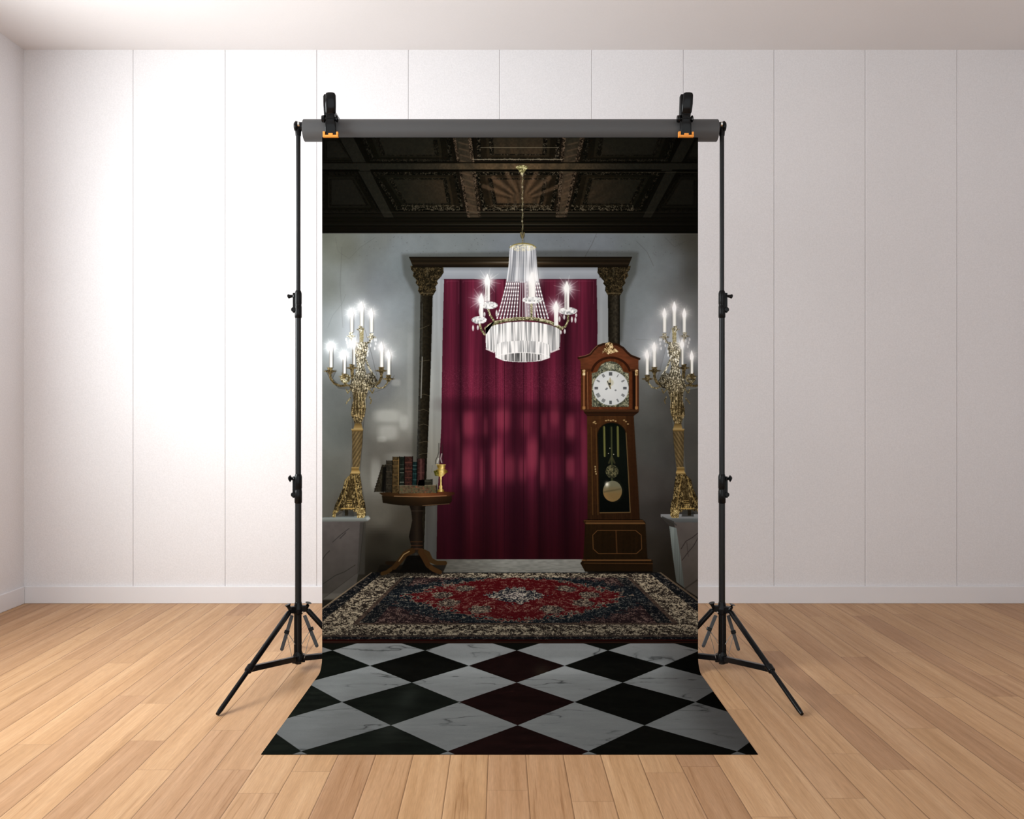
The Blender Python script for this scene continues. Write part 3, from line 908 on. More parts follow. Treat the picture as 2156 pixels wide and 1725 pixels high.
line([(1442, 1240), (1456, 1230), (1470, 1220)], 1.6, (42, 38, 34), .7)

# -- 5 gilt candelabra
GLO, GMI, GHI = (52, 45, 30), (106, 94, 64), (186, 176, 140)


def candelabrum(f):
    P = lambda L: [(f(x), y) for x, y in L]
    br = speck(GLO, GMI, GHI, k=1.0)
    pale = speck((84, 80, 64), (168, 162, 138), (240, 238, 222), k=1.2)
    dk = speck((44, 37, 24), (86, 74, 48), (136, 120, 84), k=.9)
    glow(f(760), 690, 62, 70, (150, 156, 164), .55)
    glow(f(710), 750, 40, 40, (130, 136, 142), .3)
    glow(f(812), 750, 40, 44, (130, 136, 142), .4)
    # arms
    for pts, r, c in [([(695, 782), (696, 797), (704, 808), (716, 813), (728, 812)], 2.4, dk), ([(724, 790), (722, 804), (732, 812), (742, 812)], 2, dk),
                      ([(803, 782), (803, 795), (798, 806), (788, 813), (772, 818)], 2.8, dk), ([(818, 796), (816, 806), (808, 816), (798, 818), (790, 814)], 1.4, br),
                      ([(740, 708), (742, 718), (752, 726)], 2.2, pale), ([(782, 710), (778, 720), (768, 726)], 2.2, pale),
                      ([(770, 757), (775, 770), (780, 780), (790, 796)], 2, pale), ([(741, 775), (742, 792), (744, 806), (746, 828)], 3.4, dk)]:
        line(P(pts), r, c)
    ell(f(727), 797, 11, 10, speck((60, 54, 36), (120, 112, 84), (190, 182, 150), k=1.3))
    ell(f(727), 797, 5, 5, (104, 106, 104), .5)
    # stem
    poly(P([(757, 690), (766, 690), (765, 722), (757, 722)]), speck((110, 100, 66), (156, 146, 108), (206, 198, 160), k=.7))
    body = [(750, 722), (772, 720), (776, 735), (773, 748), (769, 756), (768, 772), (772, 788), (782, 784), (790, 792), (796, 804), (788, 815), (776, 820), (772, 834), (768, 846),
            (770, 862), (768, 874), (764, 884), (760, 894), (747, 894), (744, 884), (739, 874), (740, 858), (744, 842), (742, 826), (736, 815), (740, 800), (748, 788), (751, 770), (750, 756), (747, 744)]
    def gilt(lo, mi, hi, k, cx, hw):
        f0 = speck(lo, mi, hi, k=k)
        def g(X, Y, sl):
            e = np.clip(1 - np.abs(X - f(cx)) / hw, 0, 1) ** .5
            rib = .5 + .5 * np.sin((X - f(cx)) * 1.25 + 2.6 * np.sin(Y * .16) + 1.5 * n_med[sl])
            return f0(X, Y, sl) * ((.62 + .42 * e) * (.74 + .42 * rib))[..., None]
        return g
    poly(P(body), lambda X, Y, sl: gilt((64, 60, 48), (132, 126, 104), (230, 226, 206), 1.1, 757, 22)(X, Y, sl) * np.interp(Y, [720, 760, 820, 850, 894], [1.25, 1.12, .86, .84, .72])[..., None]
         * mix((1.06, 1.06, 1.08), (1.04, .94, .76), np.clip((Y - 790) / 70, 0, 1)))
    for cx, cy, r in [(752, 806, 7), (770, 806, 8), (786, 802, 7), (745, 822, 5), (778, 812, 5), (757, 742, 6), (768, 738, 5)]:
        line(P([(cx + r * math.cos(t), cy + r * .9 * math.sin(t)) for t in np.linspace(.4, 5.4, 12)]), .9, (64, 54, 34), .6)
        line(P([(cx + (r - 1.6) * math.cos(t), cy + (r - 1.6) * .9 * math.sin(t)) for t in np.linspace(.8, 4.2, 9)]), .8, (214, 204, 170), .55)
    for x in (748, 753, 759, 765):
        line(P([(x, 828), (x + (755 - x) * -.25, 850), (x + (755 - x) * -.1, 874)]), 1.2, (50, 40, 22), .5)
        line(P([(x + 2, 830), (x + 2 + (755 - x) * -.25, 852), (x + 2, 872)]), .8, (206, 190, 140), .4)
    line(P([(740, 861), (770, 861)]), 1.2, (60, 46, 26), .6)
    line(P([(742, 876), (767, 876)]), 1.0, (170, 144, 98), .5)
    poly(P([(744, 826), (752, 812), (756, 870), (744, 872)]), (40, 32, 18), .4, blur=3)
    for pts in ([(738, 838), (731, 846), (729, 850)], [(729, 820), (732, 828), (738, 820)], [(778, 836), (782, 844), (780, 850)], [(776, 818), (784, 828), (788, 820)]):
        line(P(pts), 1.2, speck((60, 52, 34), (110, 98, 66), (150, 140, 106)))
    poly(P([(747, 892), (761, 892), (764, 904), (744, 904)]), vgrad([(892, (84, 68, 38)), (900, (130, 108, 66)), (904, (150, 130, 88))]))
    poly(P([(739.5, 903), (765, 903), (764, 909), (741, 909)]), vgrad([(903, (168, 146, 98)), (906, (120, 98, 58)), (909, (70, 54, 28))]))
    # twisted shaft
    def tw(X, Y, sl):
        s = .5 + .5 * np.sin((X * (1 if f(0) == 0 else -1) * .9 + Y * .55))
        e = np.clip(1 - np.abs(X - f(752)) / 15, 0, 1)
        return mix((58, 48, 31), (122, 104, 70), (.25 + .6 * s) * (.3 + .7 * e)) * (.85 + .3 * n_orn[sl])[..., None]
    poly(P([(741, 909), (764, 909), (763, 930), (757, 985), (742, 985)]), tw)
    poly(P([(740, 984), (756, 984), (756, 990), (758, 994), (758, 999), (737, 999), (740, 992)]), vgrad([(984, (150, 126, 80)), (988, (96, 76, 40)), (992, (140, 114, 66)), (995, (176, 152, 100)), (999, (88, 68, 34))]))
    base = [(738, 999), (757, 999), (760, 1012), (762, 1030), (764, 1048), (768, 1058), (770, 1072), (766, 1080), (718, 1076), (712, 1072), (704, 1084), (700, 1086), (702, 1076), (706, 1062), (714, 1046), (722, 1028), (726, 1010)]
    poly(P(base), lambda X, Y, sl: gilt((38, 30, 17), (88, 73, 44), (172, 152, 104), 1.15, 745, 34)(X, Y, sl) * .98)
    poly(P([(736, 1010), (745, 1006), (742, 1060), (728, 1062)]), (52, 42, 24), .6, blur=3)
    line(P([(746, 1004), (752, 1040), (757, 1068)]), 1.6, (168, 140, 84), .5)
    line(P([(734, 1004), (724, 1044), (710, 1070)]), 1.4, (150, 126, 76), .5)
    poly(P([(722, 1074), (744, 1074), (746, 1088), (720, 1088)]), (50, 50, 48), .9, blur=2)
    rect(min(f(726), f(733)), 1074, max(f(726), f(733)), 1086, (30, 26, 18))
    line(P([(720, 1071), (746, 1071)]), 1.2, (176, 146, 84), .8)
    poly(P([(701, 1076), (713, 1070), (714, 1076), (707, 1082), (706, 1090), (700, 1089)]), speck((62, 50, 28), (122, 104, 62), (190, 172, 118)))
    poly(P([(750, 1070), (769, 1070), (770, 1086), (766, 1091), (752, 1091)]), speck((70, 56, 32), (140, 120, 76), (214, 198, 144), k=1.1))
    for k in range(5):
        y = 1054 + k * 4
        line(P([(731, y), (741, y)]), .7, (196, 164, 96), .6)
    # candle cups
    for x, y, w, c in [(695, 778, 13, dk), (741, 771, 12, dk), (803, 777, 13, dk), (818, 794, 12, dk), (724, 789, 10, dk), (759, 690, 9, pale), (739, 704, 9, pale), (782, 706, 10, pale)]:
        ell(f(x), y + 4, w, 2, c)
        poly(P([(x - w * .5, y - 4), (x + w * .5, y - 4), (x + w * .36, y), (x + w * .5, y + 4), (x + w * .25, y + 10), (x - w * .25, y + 10), (x - w * .5, y + 4), (x - w * .36, y)]), c)
    # crystal drops under the upper cups
    for x, y in [(729, 715), (731, 722), (733, 730), (737, 718), (782, 718), (789, 716), (791, 724), (789, 734), (780, 728), (775, 740), (774, 748), (792, 716)]:
        ell(f(x), y, 1.8, 3.4, (226, 230, 232), .85)
    # candles and flames
    for x, y0, y1, hw, fy, dark in [(761.5, 652, 687, 4, 644, 0), (740.5, 666, 700, 3.7, 658, 0), (782, 666, 700, 4, 658, 0), (697, 736, 774, 3.4, 729, 0), (725, 754, 787, 3.5, 747, 1),
                                   (745, 732, 768, 3, 722, 1), (803.5, 736, 773, 3.8, 729, 0), (818.5, 754, 789, 3.6, 745, 0)]:
        xx = f(x)
        rect(xx - hw, y0, xx + hw, y1, lambda X, Y, sl, xx=xx, hw=hw: hgrad([(xx - hw, (150, 150, 146)), (xx - hw * .3, (242, 242, 238)), (xx + hw * .5, (236, 236, 230)), (xx + hw, (176, 176, 170))])(X, Y, sl))
        if dark:
            rect(min(xx - hw, xx - hw + 2), y0 + 4, xx - hw + 2, y1, (92, 88, 78), .8)
        glow(xx, fy + 2, 14, 14, (225, 230, 236), .55)
        glow(xx, fy + 2, 7, 9, (255, 255, 255), .95)
        poly([(xx, fy - 10), (xx + 3.4, fy - 1), (xx + 4.4, fy + 4), (xx + 2.6, fy + 10), (xx - 2.6, fy + 10), (xx - 4.4, fy + 4), (xx - 3.4, fy - 1)], (255, 255, 255))
        for k in range(4):
            a = .4 + k * math.pi / 4
            line([(xx - 17 * math.cos(a), fy - 17 * math.sin(a)), (xx, fy), (xx + 17 * math.cos(a), fy + 17 * math.sin(a))], [.1, .8, .1], (255, 255, 255), .25, 's', soft=1.4)


candelabrum(lambda x: x)
candelabrum(lambda x: 2181 - x)

# -- 6 longcase clock
wood = lambda a, b, k=.35: (lambda X, Y, sl: mix(a, b, np.clip(n_ver[sl] * .6 + n_med[sl] * .4, 0, 1)) * (1 - k * np.clip((Y - 860) / 320, 0, 1))[..., None])
HOOD = [(1218, 757), (1219, 752), (1232, 750), (1242, 746), (1250, 736), (1258, 728), (1270, 724), (1284, 722), (1300, 725), (1312, 732), (1320, 741), (1328, 748), (1338, 752), (1346, 755), (1344, 760), (1344, 864), (1228, 864), (1223, 780), (1222, 760)]
poly(HOOD, lambda X, Y, sl: mix((56, 32, 20), (116, 64, 40), np.clip(np.interp(X, [1218, 1240, 1300, 1344], [.5, .7, .75, .55]) * np.interp(Y, [722, 760, 780, 860], [.55, 1, .8, .55]) + (n_hor2[sl] - .5) * .3, 0, 1)))
line([(1218, 754), (1232, 751), (1242, 747), (1250, 737), (1258, 729), (1270, 725), (1284, 723), (1300, 726), (1312, 733), (1320, 742), (1328, 749), (1346, 756)], 2.2, (42, 24, 15))
line([(1219, 751.5), (1232, 749), (1242, 745), (1250, 735), (1258, 727.5)], .7, (150, 110, 84), .7)
line([(1222, 778), (1246, 778)], .8, (60, 32, 18)); line([(1324, 778), (1344, 778)], .8, (60, 32, 18))
rect(1223, 778, 1245, 864, wood((52, 28, 15), (84, 46, 26)))
rect(1327, 778, 1345, 864, wood((46, 24, 13), (72, 40, 24)))
rect(1332, 782, 1338, 862, (20, 12, 8), .8)
for x in (1229.5, 1340):
    line([(x, 780), (x, 862)], 2.2, lambda X, Y, sl, x=x: hgrad([(x - 2.5, (86, 50, 28)), (x, (146, 98, 62)), (x + 2.5, (70, 38, 22))])(X, Y, sl))
    rect(x - 3, 779, x + 3, 791, speck((120, 92, 56), (190, 160, 112), (240, 222, 180)))
    rect(x - 3, 856, x + 3, 862, (150, 108, 66))
line([(1236.5, 784), (1238, 862)], .8, (160, 110, 74), .7)
# arched hood door with brass dial
door = [(1241, 862)] + [(1241, 790)] + [(1286 - 45 * math.cos(a), 792 - 40 * math.sin(a)) for a in np.linspace(.2, math.pi - .2, 16)] + [(1331, 790), (1331, 862)]
poly(door, wood((66, 34, 18), (104, 56, 32)))
line([(1286 - 41 * math.cos(a), 790 - 37 * math.sin(a)) for a in np.linspace(.25, math.pi - .25, 18)], 2.4, (40, 20, 12), .9)
dial = [(1246, 857), (1246, 786), (1255, 784)] + [(1285 - 27 * math.cos(a), 786 - 25 * math.sin(a)) for a in np.linspace(.15, math.pi - .15, 14)] + [(1316, 784), (1324, 786), (1324, 857)]
poly(dial, speck((44, 48, 40), (98, 100, 82), (170, 168, 140), k=1.1))
glow(1284, 772, 12, 6, (190, 188, 160), .6)
line([(1262, 790), (1266, 774), (1276, 765)], .8, (90, 98, 96), .6)
ell(1286, 817.5, 37.5, 36.5, lambda X, Y, sl: mix((212, 216, 216), (186, 190, 192), np.clip(np.hypot(X - 1280, Y - 812) / 50, 0, 1)))
ell(1286, 817.5, 36.5, 35.5, (222, 226, 226), .35)
for h in range(12):
    a = math.radians(h * 30)
    c, s = math.sin(a), -math.cos(a)
    n = [4, 1, 2, 3, 3, 2, 3, 4, 5, 3, 2, 3][h]
    for k in range(n):
        o = (k - (n - 1) / 2) * 1.75
        xa, ya = 1285.5 + c * 27 - s * o, 817.5 + s * 27 + c * o
        xb, yb = 1285.5 + c * 33.2 - s * o, 817.5 + s * 33.2 + c * o
        heavy = h in (0, 3, 6, 9)
        line([(xa, ya), (xb, yb)], .55 if not heavy else .7, (34, 36, 40), .75 if not heavy else .9)
ell(1285, 806, 7, 7, (176, 168, 132), .5, soft=3)
for x, y in ((1276, 820), (1296, 822), (1278, 818)):
    ell(x, y, 2, 1.6, (70, 74, 78), .7)
line([(1285, 818), (1284.5, 796)], .9, (150, 138, 96), .9)
line([(1285, 818), (1279, 803)], 1.0, (60, 56, 44), .9)
ell(1284, 808.5, 2.2, 2.2, (24, 24, 26), .9)
ell(1285, 817.5, 1.5, 1.5, (110, 100, 70))
# crest
crest = [(1268, 744), (1270, 736), (1276, 730), (1274, 724), (1283, 720), (1290, 724), (1292, 732), (1300, 738), (1302, 741), (1288, 744), (1281, 747), (1276, 742)]
poly(crest, speck((70, 46, 26), (176, 148, 100), (244, 226, 184), k=1.5))
# waist mouldings, trunk, door with pendulum, base
poly([(1228, 863), (1346, 863), (1344, 869), (1334, 876), (1236, 876), (1230, 869)], vgrad([(863, (96, 66, 44)), (866, (62, 38, 22)), (869, (30, 18, 11)), (873, (48, 28, 16)), (876, (24, 14, 8))]))
TRUNK = [(1236, 876), (1334, 876), (1337, 930), (1343, 1020), (1347, 1095), (1237, 1095), (1237, 1000)]
poly(TRUNK, wood((52, 32, 16), (78, 48, 26), .55))
poly([(1318, 876), (1334, 876), (1347, 1095), (1330, 1095), (1326, 1000)], (34, 18, 9), .45, blur=2)
for L in ([(1245, 900), (1248, 1084)], [(1255, 902), (1259, 1084)]):
    line(L, .8, (112, 80, 40), .5)
gl = [(1262, 1080), (1260, 980), (1258, 916)] + [(1288 - 30 * math.cos(a), 916 - 26 * math.sin(a)) for a in np.linspace(.1, math.pi - .1, 12)] + [(1319, 916), (1323, 990), (1327, 1080)]
poly(gl, vgrad([(890, (10, 14, 10)), (960, (14, 18, 14)), (1080, (7, 9, 7))]))
line(gl, .9, (30, 20, 11), .8)
line([(1318, 912), (1323, 1000), (1327, 1079), (1263, 1080)], 1.0, (112, 88, 56), .8)
for x in (1272.5, 1301):
    line([(x - 1, 900), (x + (1.2 if x < 1290 else .8), 960)], 2.6, lambda X, Y, sl, x=x: hgrad([(x - 3, (46, 48, 22)), (x, (112, 112, 66)), (x + 3, (42, 44, 20))])(X, Y, sl))
line([(1287, 900), (1288.5, 1015)], 3.0, (40, 44, 28), .5)
line([(1287.5, 900), (1288.5, 1015)], 1.0, (72, 74, 46), .8)
for x, y in ((1281, 955), (1292, 957), (1284, 944)):
    ell(x, y, 1, 1, (220, 216, 190), .9)
ell(1288.5, 993, 13.5, 14, speck((34, 36, 26), (72, 70, 50), (110, 106, 76), k=1.2))
line([(1282, 975), (1288, 962), (1294, 975)], 2, (70, 68, 44), .6)
ell(1289.5, 1034.5, 20, 22, lambda X, Y, sl: mix((112, 112, 94), (126, 100, 62), np.clip((Y - 1022) / 18, 0, 1)))
ell(1294, 1034.5, 16, 21, (84, 78, 52), .3, soft=8)
line([(1272, 1036), (1306, 1030)], 1.6, (66, 62, 42), .5, soft=2)
glow(1278, 1020, 4, 5, (255, 250, 225), .9)
for x, y in ((1253, 983), (1253.5, 988), (1254, 993), (1255, 998)):
    ell(x, y, 1.4, 1.8, (196, 176, 128), .85)
for x, y in [(1276, 886), (1281, 885), (1286, 886), (1291, 885), (1296, 887), (1252, 888), (1254, 892), (1250, 890), (1318, 888), (1322, 893), (1314, 885)]:
    ell(x, y, 2.2, 1.4, (186, 160, 112), .8)
BASE = [(1228, 1098), (1232, 1094), (1352, 1094), (1359, 1100), (1359, 1106), (1363, 1176), (1374, 1180), (1374, 1204), (1232, 1204), (1222, 1186), (1228, 1178), (1232, 1106)]
poly(BASE, wood((42, 28, 13), (58, 38, 18), .45))
poly([(1229, 1096), (1354, 1096), (1359, 1104), (1232, 1104)], vgrad([(1096, (92, 62, 34)), (1099, (44, 28, 14)), (1102, (104, 74, 44)), (1105, (60, 40, 20))]))
octo = [(1258, 1117), (1338, 1117), (1350, 1127), (1351, 1156), (1340, 1166), (1260, 1166), (1249, 1156), (1248, 1127)]
poly(octo, wood((34, 23, 10), (52, 33, 16), .4))
line(octo + [octo[0]], .8, (104, 70, 40), .75)
line([(1297, 1117), (1299, 1166)], 1.2, (84, 54, 30), .7)
line([(1226, 1180), (1370, 1180)], 1.6, (104, 72, 42), .8)
line([(1230, 1186), (1374, 1187)], .8, (84, 56, 32), .7)
rect(1234, 1192, 1374, 1204, (30, 20, 10), .6)
line([(1232, 1098), (1234, 1180)], 1, (26, 16, 8), .7)

# -- 7 tripod table, books and oil lamp
poly([(800, 1190), (940, 1190), (930, 1212), (790, 1212)], (14, 12, 9), .8, blur=5)
poly([(862, 1064), (894, 1064), (890, 1076), (889, 1096), (892, 1130), (890, 1150), (892, 1164), (862, 1164), (866, 1150), (861, 1130), (868, 1096), (866, 1078)],
     hgrad([(861, (12, 9, 7)), (872, (25, 20, 15)), (878, (34, 27, 20)), (886, (20, 15, 11)), (893, (12, 9, 6))]))
for y, c in ((1076, (50, 42, 34)), (1141, (70, 42, 24)), (1149, (74, 44, 26)), (1156, (84, 50, 30))):
    line([(865, y), (889, y)], 1.0, c, .6)
line([(836, 1186), (815, 1186)], 4, (22, 15, 8)); line([(862, 1166), (848, 1176), (836, 1186)], 3.4, (26, 18, 10))
poly([(858, 1170), (896, 1170), (905, 1205), (840, 1205)], (8, 7, 5), .92, blur=3)
line([(868, 1160), (853, 1167), (843, 1180), (830, 1195), (815, 1205), (805, 1208)], [6, 6, 5.5, 5, 4.5, 3.5], (46, 30, 14))
line([(862, 1161), (850, 1168), (840, 1182)], 1.0, (190, 160, 112), .6)
line([(888, 1160), (900, 1166), (907, 1180), (920, 1186), (937, 1186)], [5, 5.5, 5, 4.6, 4.4], (52, 36, 18))
line([(886, 1162), (894, 1176), (901, 1190), (912, 1199), (926, 1205)], [6, 6, 5.5, 5, 4], (52, 33, 16))
poly([(804, 1044), (952, 1044), (951, 1056), (946, 1062), (920, 1064), (890, 1066), (840, 1064), (806, 1059)], lambda X, Y, sl: hgrad([(804, (24, 18, 10)), (850, (34, 25, 14)), (900, (54, 36, 20)), (950, (34, 22, 12))])(X, Y, sl) * (1 - .4 * np.clip((Y - 1046) / 18, 0, 1))[..., None])
poly([(798, 1038), (820, 1036), (930, 1035), (957, 1037), (958, 1041), (946, 1045), (900, 1047), (830, 1046), (806, 1044)], lambda X, Y, sl: hgrad([(798, (36, 24, 13)), (840, (52, 34, 18)), (890, (104, 66, 38)), (930, (82, 44, 26)), (957, (44, 24, 14))])(X, Y, sl))
line([(830, 1045), (885, 1046.5), (940, 1044)], .8, (190, 150, 112), .5)
line([(890, 1065), (946, 1061)], .7, (140, 112, 84), .5)
BOOKS = {}


def book(key, pts, c, bands, tip=None):
    BOOKS[key] = pts
    poly(pts, lambda X, Y, sl: np.array(c, np.float32) * (.56 + .5 * n_med[sl])[..., None])
    x0, x1 = min(p[0] for p in pts), max(p[0] for p in pts)
    y0, y1 = min(p[1] for p in pts), max(p[1] for p in pts)
    line([pts[0], pts[-1]], .6, (10, 8, 6), .7); line([pts[1], pts[2]], .8, (8, 6, 5), .8)
    for t, bc in bands:
        y = y0 + (y1 - y0) * t
        line([(x0 + 1.5, y), (x1 - 1.5, y)], .8, bc, .6)


book('lean', [(805, 979), (812, 979), (807, 1036), (788, 1036)], (46, 42, 32), [])
poly([(806, 984), (813, 984), (813, 1036), (803, 1036)], (10, 9, 7), .9)
for k in range(9):
    line([(803 - k * 1.8, 985 + k * 5.6), (806 - k * 1.4, 984 + k * 5.6)], .9, (24, 20, 15), .8)
book('brown', [(813.5, 970), (826, 970), (826, 1037), (812, 1037)], (44, 40, 32), [(.12, (70, 60, 46)), (.35, (66, 56, 44)), (.52, (58, 52, 40)), (.75, (58, 52, 40))])
book('gilt', [(827, 962), (841, 962), (840, 1038), (825, 1038)], (70, 56, 34), [(.1, (120, 92, 50)), (.25, (100, 76, 44)), (.5, (96, 74, 44)), (.8, (90, 66, 40))])
line([(839.5, 966), (839, 1034)], .8, (150, 120, 74), .6)
book('green', [(841.5, 962), (851.5, 962), (851, 1023), (841, 1023)], (28, 34, 28), [(.42, (110, 116, 104)), (.55, (130, 134, 120)), (.88, (150, 150, 136)), (.28, (70, 74, 64))])
book('red', [(852, 961.5), (869, 961.5), (868, 1023), (852, 1023)], (54, 32, 27), [(.2, (96, 56, 44)), (.4, (104, 62, 50)), (.52, (90, 52, 42)), (.72, (92, 54, 44)), (.88, (80, 46, 38))])
book('teal', [(869, 973), (878, 973), (877, 1023), (868, 1023)], (20, 38, 38), [(.15, (90, 110, 104)), (.3, (80, 100, 96)), (.5, (60, 90, 88)), (.75, (60, 88, 86))])
book('maroon', [(879, 966), (895, 966), (894, 1023), (878, 1023)], (52, 31, 29), [(.52, (84, 52, 48))])
line([(886.5, 968), (886, 1012)], 2.4, (96, 62, 58), .5)
book('small', [(882, 1011), (910, 1009.5), (910, 1022), (880, 1022)], (40, 40, 32), [(.3, (80, 80, 66))])
book('large', [(840, 1023), (919, 1021), (920, 1038), (840, 1039.5)], (92, 80, 60), [])
sl = box(842, 1025, 918, 1036)
put(sl, np.clip((n_orn[sl] - .55) * 3, 0, .7) * (XX[sl] < 915), (130, 70, 50))
put(sl, np.clip((n_med[sl] - .6) * 3, 0, .6), (54, 66, 42))
line([(841, 1023), (919, 1021.5)], .8, (150, 140, 116), .6)
# lamp
gold = lambda x, w: (lambda X, Y, sl: hgrad([(x - w, (70, 54, 18)), (x - w * .3, (150, 124, 56)), (x + w * .15, (236, 214, 140)), (x + w * .5, (132, 104, 44)), (x + w, (60, 42, 14))])(X, Y, sl) * (.85 + .3 * n_med[sl])[..., None])
poly([(920, 1036), (921, 1032), (925, 1029), (924, 1025), (926.5, 1021), (926.5, 1004), (930, 1004), (930, 1021), (932, 1025), (931, 1029), (935, 1032), (936, 1036)], gold(928, 8))
poly([(914, 993), (921, 988), (929, 986.5), (937, 988), (943, 992), (943, 995), (937, 998), (934, 1002), (929, 1005), (923, 1003), (916, 999)], gold(929, 14))
poly([(913, 992), (922, 990), (924, 1002), (916, 1002)], speck((38, 40, 14), (78, 74, 28), (120, 110, 50)))
poly([(919.5, 978), (938, 978), (937, 987), (922, 987)], gold(930, 10))
line([(919, 979), (938, 979)], 1, (190, 164, 92), .7)
for L in ([(924, 934), (924, 952), (921, 962), (917, 970), (917, 977)], [(931, 936), (931, 955), (933, 966), (932, 977)], [(927, 955), (927, 976)]):
    line(L, .8, (40, 38, 34), .7)
for L in ([(930, 956), (928, 966), (930, 974)], [(923, 966), (921, 974)]):
    line(L, 1.3, (196, 196, 190), .6)
line([(910, 980), (909, 995)], .5, (60, 60, 56), .5)

# -- 8 rug
def rugw(Y):
    return 304.5 + 1.368 * (Y - 1205)


RUG = [(782, 1206), (1391, 1206), (1476, 1266), (1476, 1350), (676, 1350), (676, 1283.5)]


n_rug = vnoise(2.3, .9) * .6 + vnoise(5.5, 1.6) * .4


def rug(X, Y, sl):
    w = rugw(Y)
    u = np.abs((X - 1086) / w)
    v = (1 / w - 1 / 304.5) / (1 / rugw(1350.) - 1 / 304.5)
    wob = (n_hor2[sl] - .5) * .09 + (n_med[sl] - .5) * .07 + (n_hor[sl] - .5) * .05
    thr = np.clip((n_rug[sl] * .66 + n_fine[sl] * .34 - .5) * 1.35 + .5, 0, 1)
    pat = .5 + .5 * np.sin(u * 60 + 5 * np.sin(v * 18)) * np.sin(v * 42 + 6 * np.sin(u * 14))
    cream = mix((34, 28, 25), (186, 172, 146), np.clip((thr * .78 + pat * .22 - .46) * 3.6 + .3, 0, 1))
    navy = mix((17, 19, 22), (122, 112, 100), np.clip((thr * .8 + pat * .2 - .52) * 3.4, 0, 1))
    teal = mix((17, 22, 27), (116, 112, 104), np.clip((thr - .5) * 2.6, 0, 1))
    plum = mix((34, 24, 25), (134, 108, 98), np.clip((thr * .8 + pat * .2 - .46) * 3.0, 0, 1))
    red = mix((74, 14, 18), (140, 112, 96), np.clip((thr * .7 + pat * .3 - .5) * 2.8, 0, 1))
    c = navy
    med = (u / .60) ** 1.35 + (np.abs(v - .455) / .345) ** 1.45 + wob * 3.2
    field = (u < .745 + wob * .2) & (v > .125) & (v < .835)
    tl = field & (med > 1.04) & (med < 1.42)
    pl = field & (med >= 1.42) & (u < .66)
    c = np.where(pl[..., None], plum, c)
    c = np.where(tl[..., None], teal, c)
    c = np.where((field & (med < 1.05))[..., None], mix((60, 52, 46), (170, 156, 134), thr), c)
    c = np.where((field & (med < .97))[..., None], red, c)
    star = (u / .17) ** 1.2 + (np.abs(v - .45) / .14) ** 1.2 + wob * 4
    c = np.where((star < 1)[..., None], mix((26, 28, 36), (176, 164, 146), np.clip((thr - .42) * 4, 0, 1)), c)
    c = np.where((star < .35)[..., None], mix((60, 52, 56), (190, 180, 166), np.clip((thr - .35) * 4, 0, 1)), c)
    for uu, vv in ((.3, .34), (.36, .57), (.18, .66), (.42, .45)):
        s2 = ((u - uu) / .06) ** 2 + ((v - vv) / .055) ** 2 + wob * 8
        c = np.where((s2 < 1)[..., None], mix((48, 40, 38), (150, 134, 114), np.clip((thr - .42) * 4, 0, 1)), c)
    bord = (~field) & (u < .915) & (v > .02) & (v < .945)
    c = np.where(bord[..., None], cream, c)
    ed = ((np.abs(u - .745) < .012) & (v > .12) & (v < .84)) | ((np.abs(v - .832) < .008) & (u < .75)) | (np.abs(v - .955) < .006)
    c = np.where(ed[..., None], mix((30, 24, 22), (110, 90, 76), thr), c)
    c = np.where((v > .985)[..., None], np.array((44, 14, 9), np.float32), c)
    c = np.where(((u > .985) & (u < 1.0))[..., None], np.array((96, 82, 66), np.float32), c)
    dim = np.interp(v, [0, .1, .6, 1], [.92, 1.0, .95, .82]) * np.where(X < 850, np.interp(Y, [1205, 1225, 1250], [.55, .85, 1]), 1)
    return c * dim[..., None] * .92


poly(RUG, rug)
line([(782, 1206), (676, 1283)], .7, (110, 96, 78), .6)
line([(1391, 1206), (1476, 1268)], .7, (110, 96, 78), .6)
poly([(800, 1200), (930, 1200), (926, 1212), (798, 1216)], (10, 8, 6), .6, blur=6)
line([(815, 1205), (805, 1208)], 4, (50, 34, 16)); line([(912, 1199), (926, 1205)], [5, 4.5], (58, 38, 19))
poly([(1236, 1203), (1374, 1203), (1372, 1209), (1240, 1209)], (10, 8, 6), .55, blur=5)
rect(676, 1350, 1476, 1354.5, (20, 10, 8))
line([(676, 1352), (1476, 1353)], .6, (92, 60, 44), .5)

# -- 9 marble floor tiles; corners read off the picture, carried over onto the cloth where it lies on the floor
def on_cloth(x, y):
    """image position of a point of the print -> position on the flat cloth"""
    if y <= FOLD_TAB[0][0]:
        return x, y
    v = np.interp(y, [t[0] for t in FOLD_TAB], [t[1] for t in FOLD_TAB])
    dep = np.interp(y, [t[0] for t in FOLD_TAB], [t[2] for t in FOLD_TAB])
    return 1078 + (x - 1078) * dep / F_PX * PPM, v


rect(676, 1354.5, 1476, 1815, (13, 14, 11))
rowsT = [(1341, [614, 799, 990, 1181, 1370, 1556]), (1370, [502, 700, 895, 1088, 1280, 1474, 1670]), (1403, [571, 779, 987, 1189, 1398, 1608]),
         (1439, [423, 645, 867, 1088, 1311, 1533, 1755]), (1480, [472, 720, 967, 1210, 1464, 1716]), (1529, [285, 556, 823, 1090, 1357, 1628, 1900]),
         (1584, [322, 634, 943, 1239, 1552, 1866]), (1648, [130, 450, 765, 1092, 1415, 1740, 2060]), (1722, [190, 540, 915, 1270, 1650, 2020])]
n_mar = vnoise(60, 16) * .5 + vnoise(26, 7) * .3 + vnoise(8, 4) * .2
n_vn = vnoise(110, 30) * .7 + vnoise(34, 7) * .26 + vnoise(6, 3) * .04
vein = np.exp(-np.abs(n_vn - .5) * 55) * np.clip((vnoise(80, 24) - .42) * 3, 0, 1)


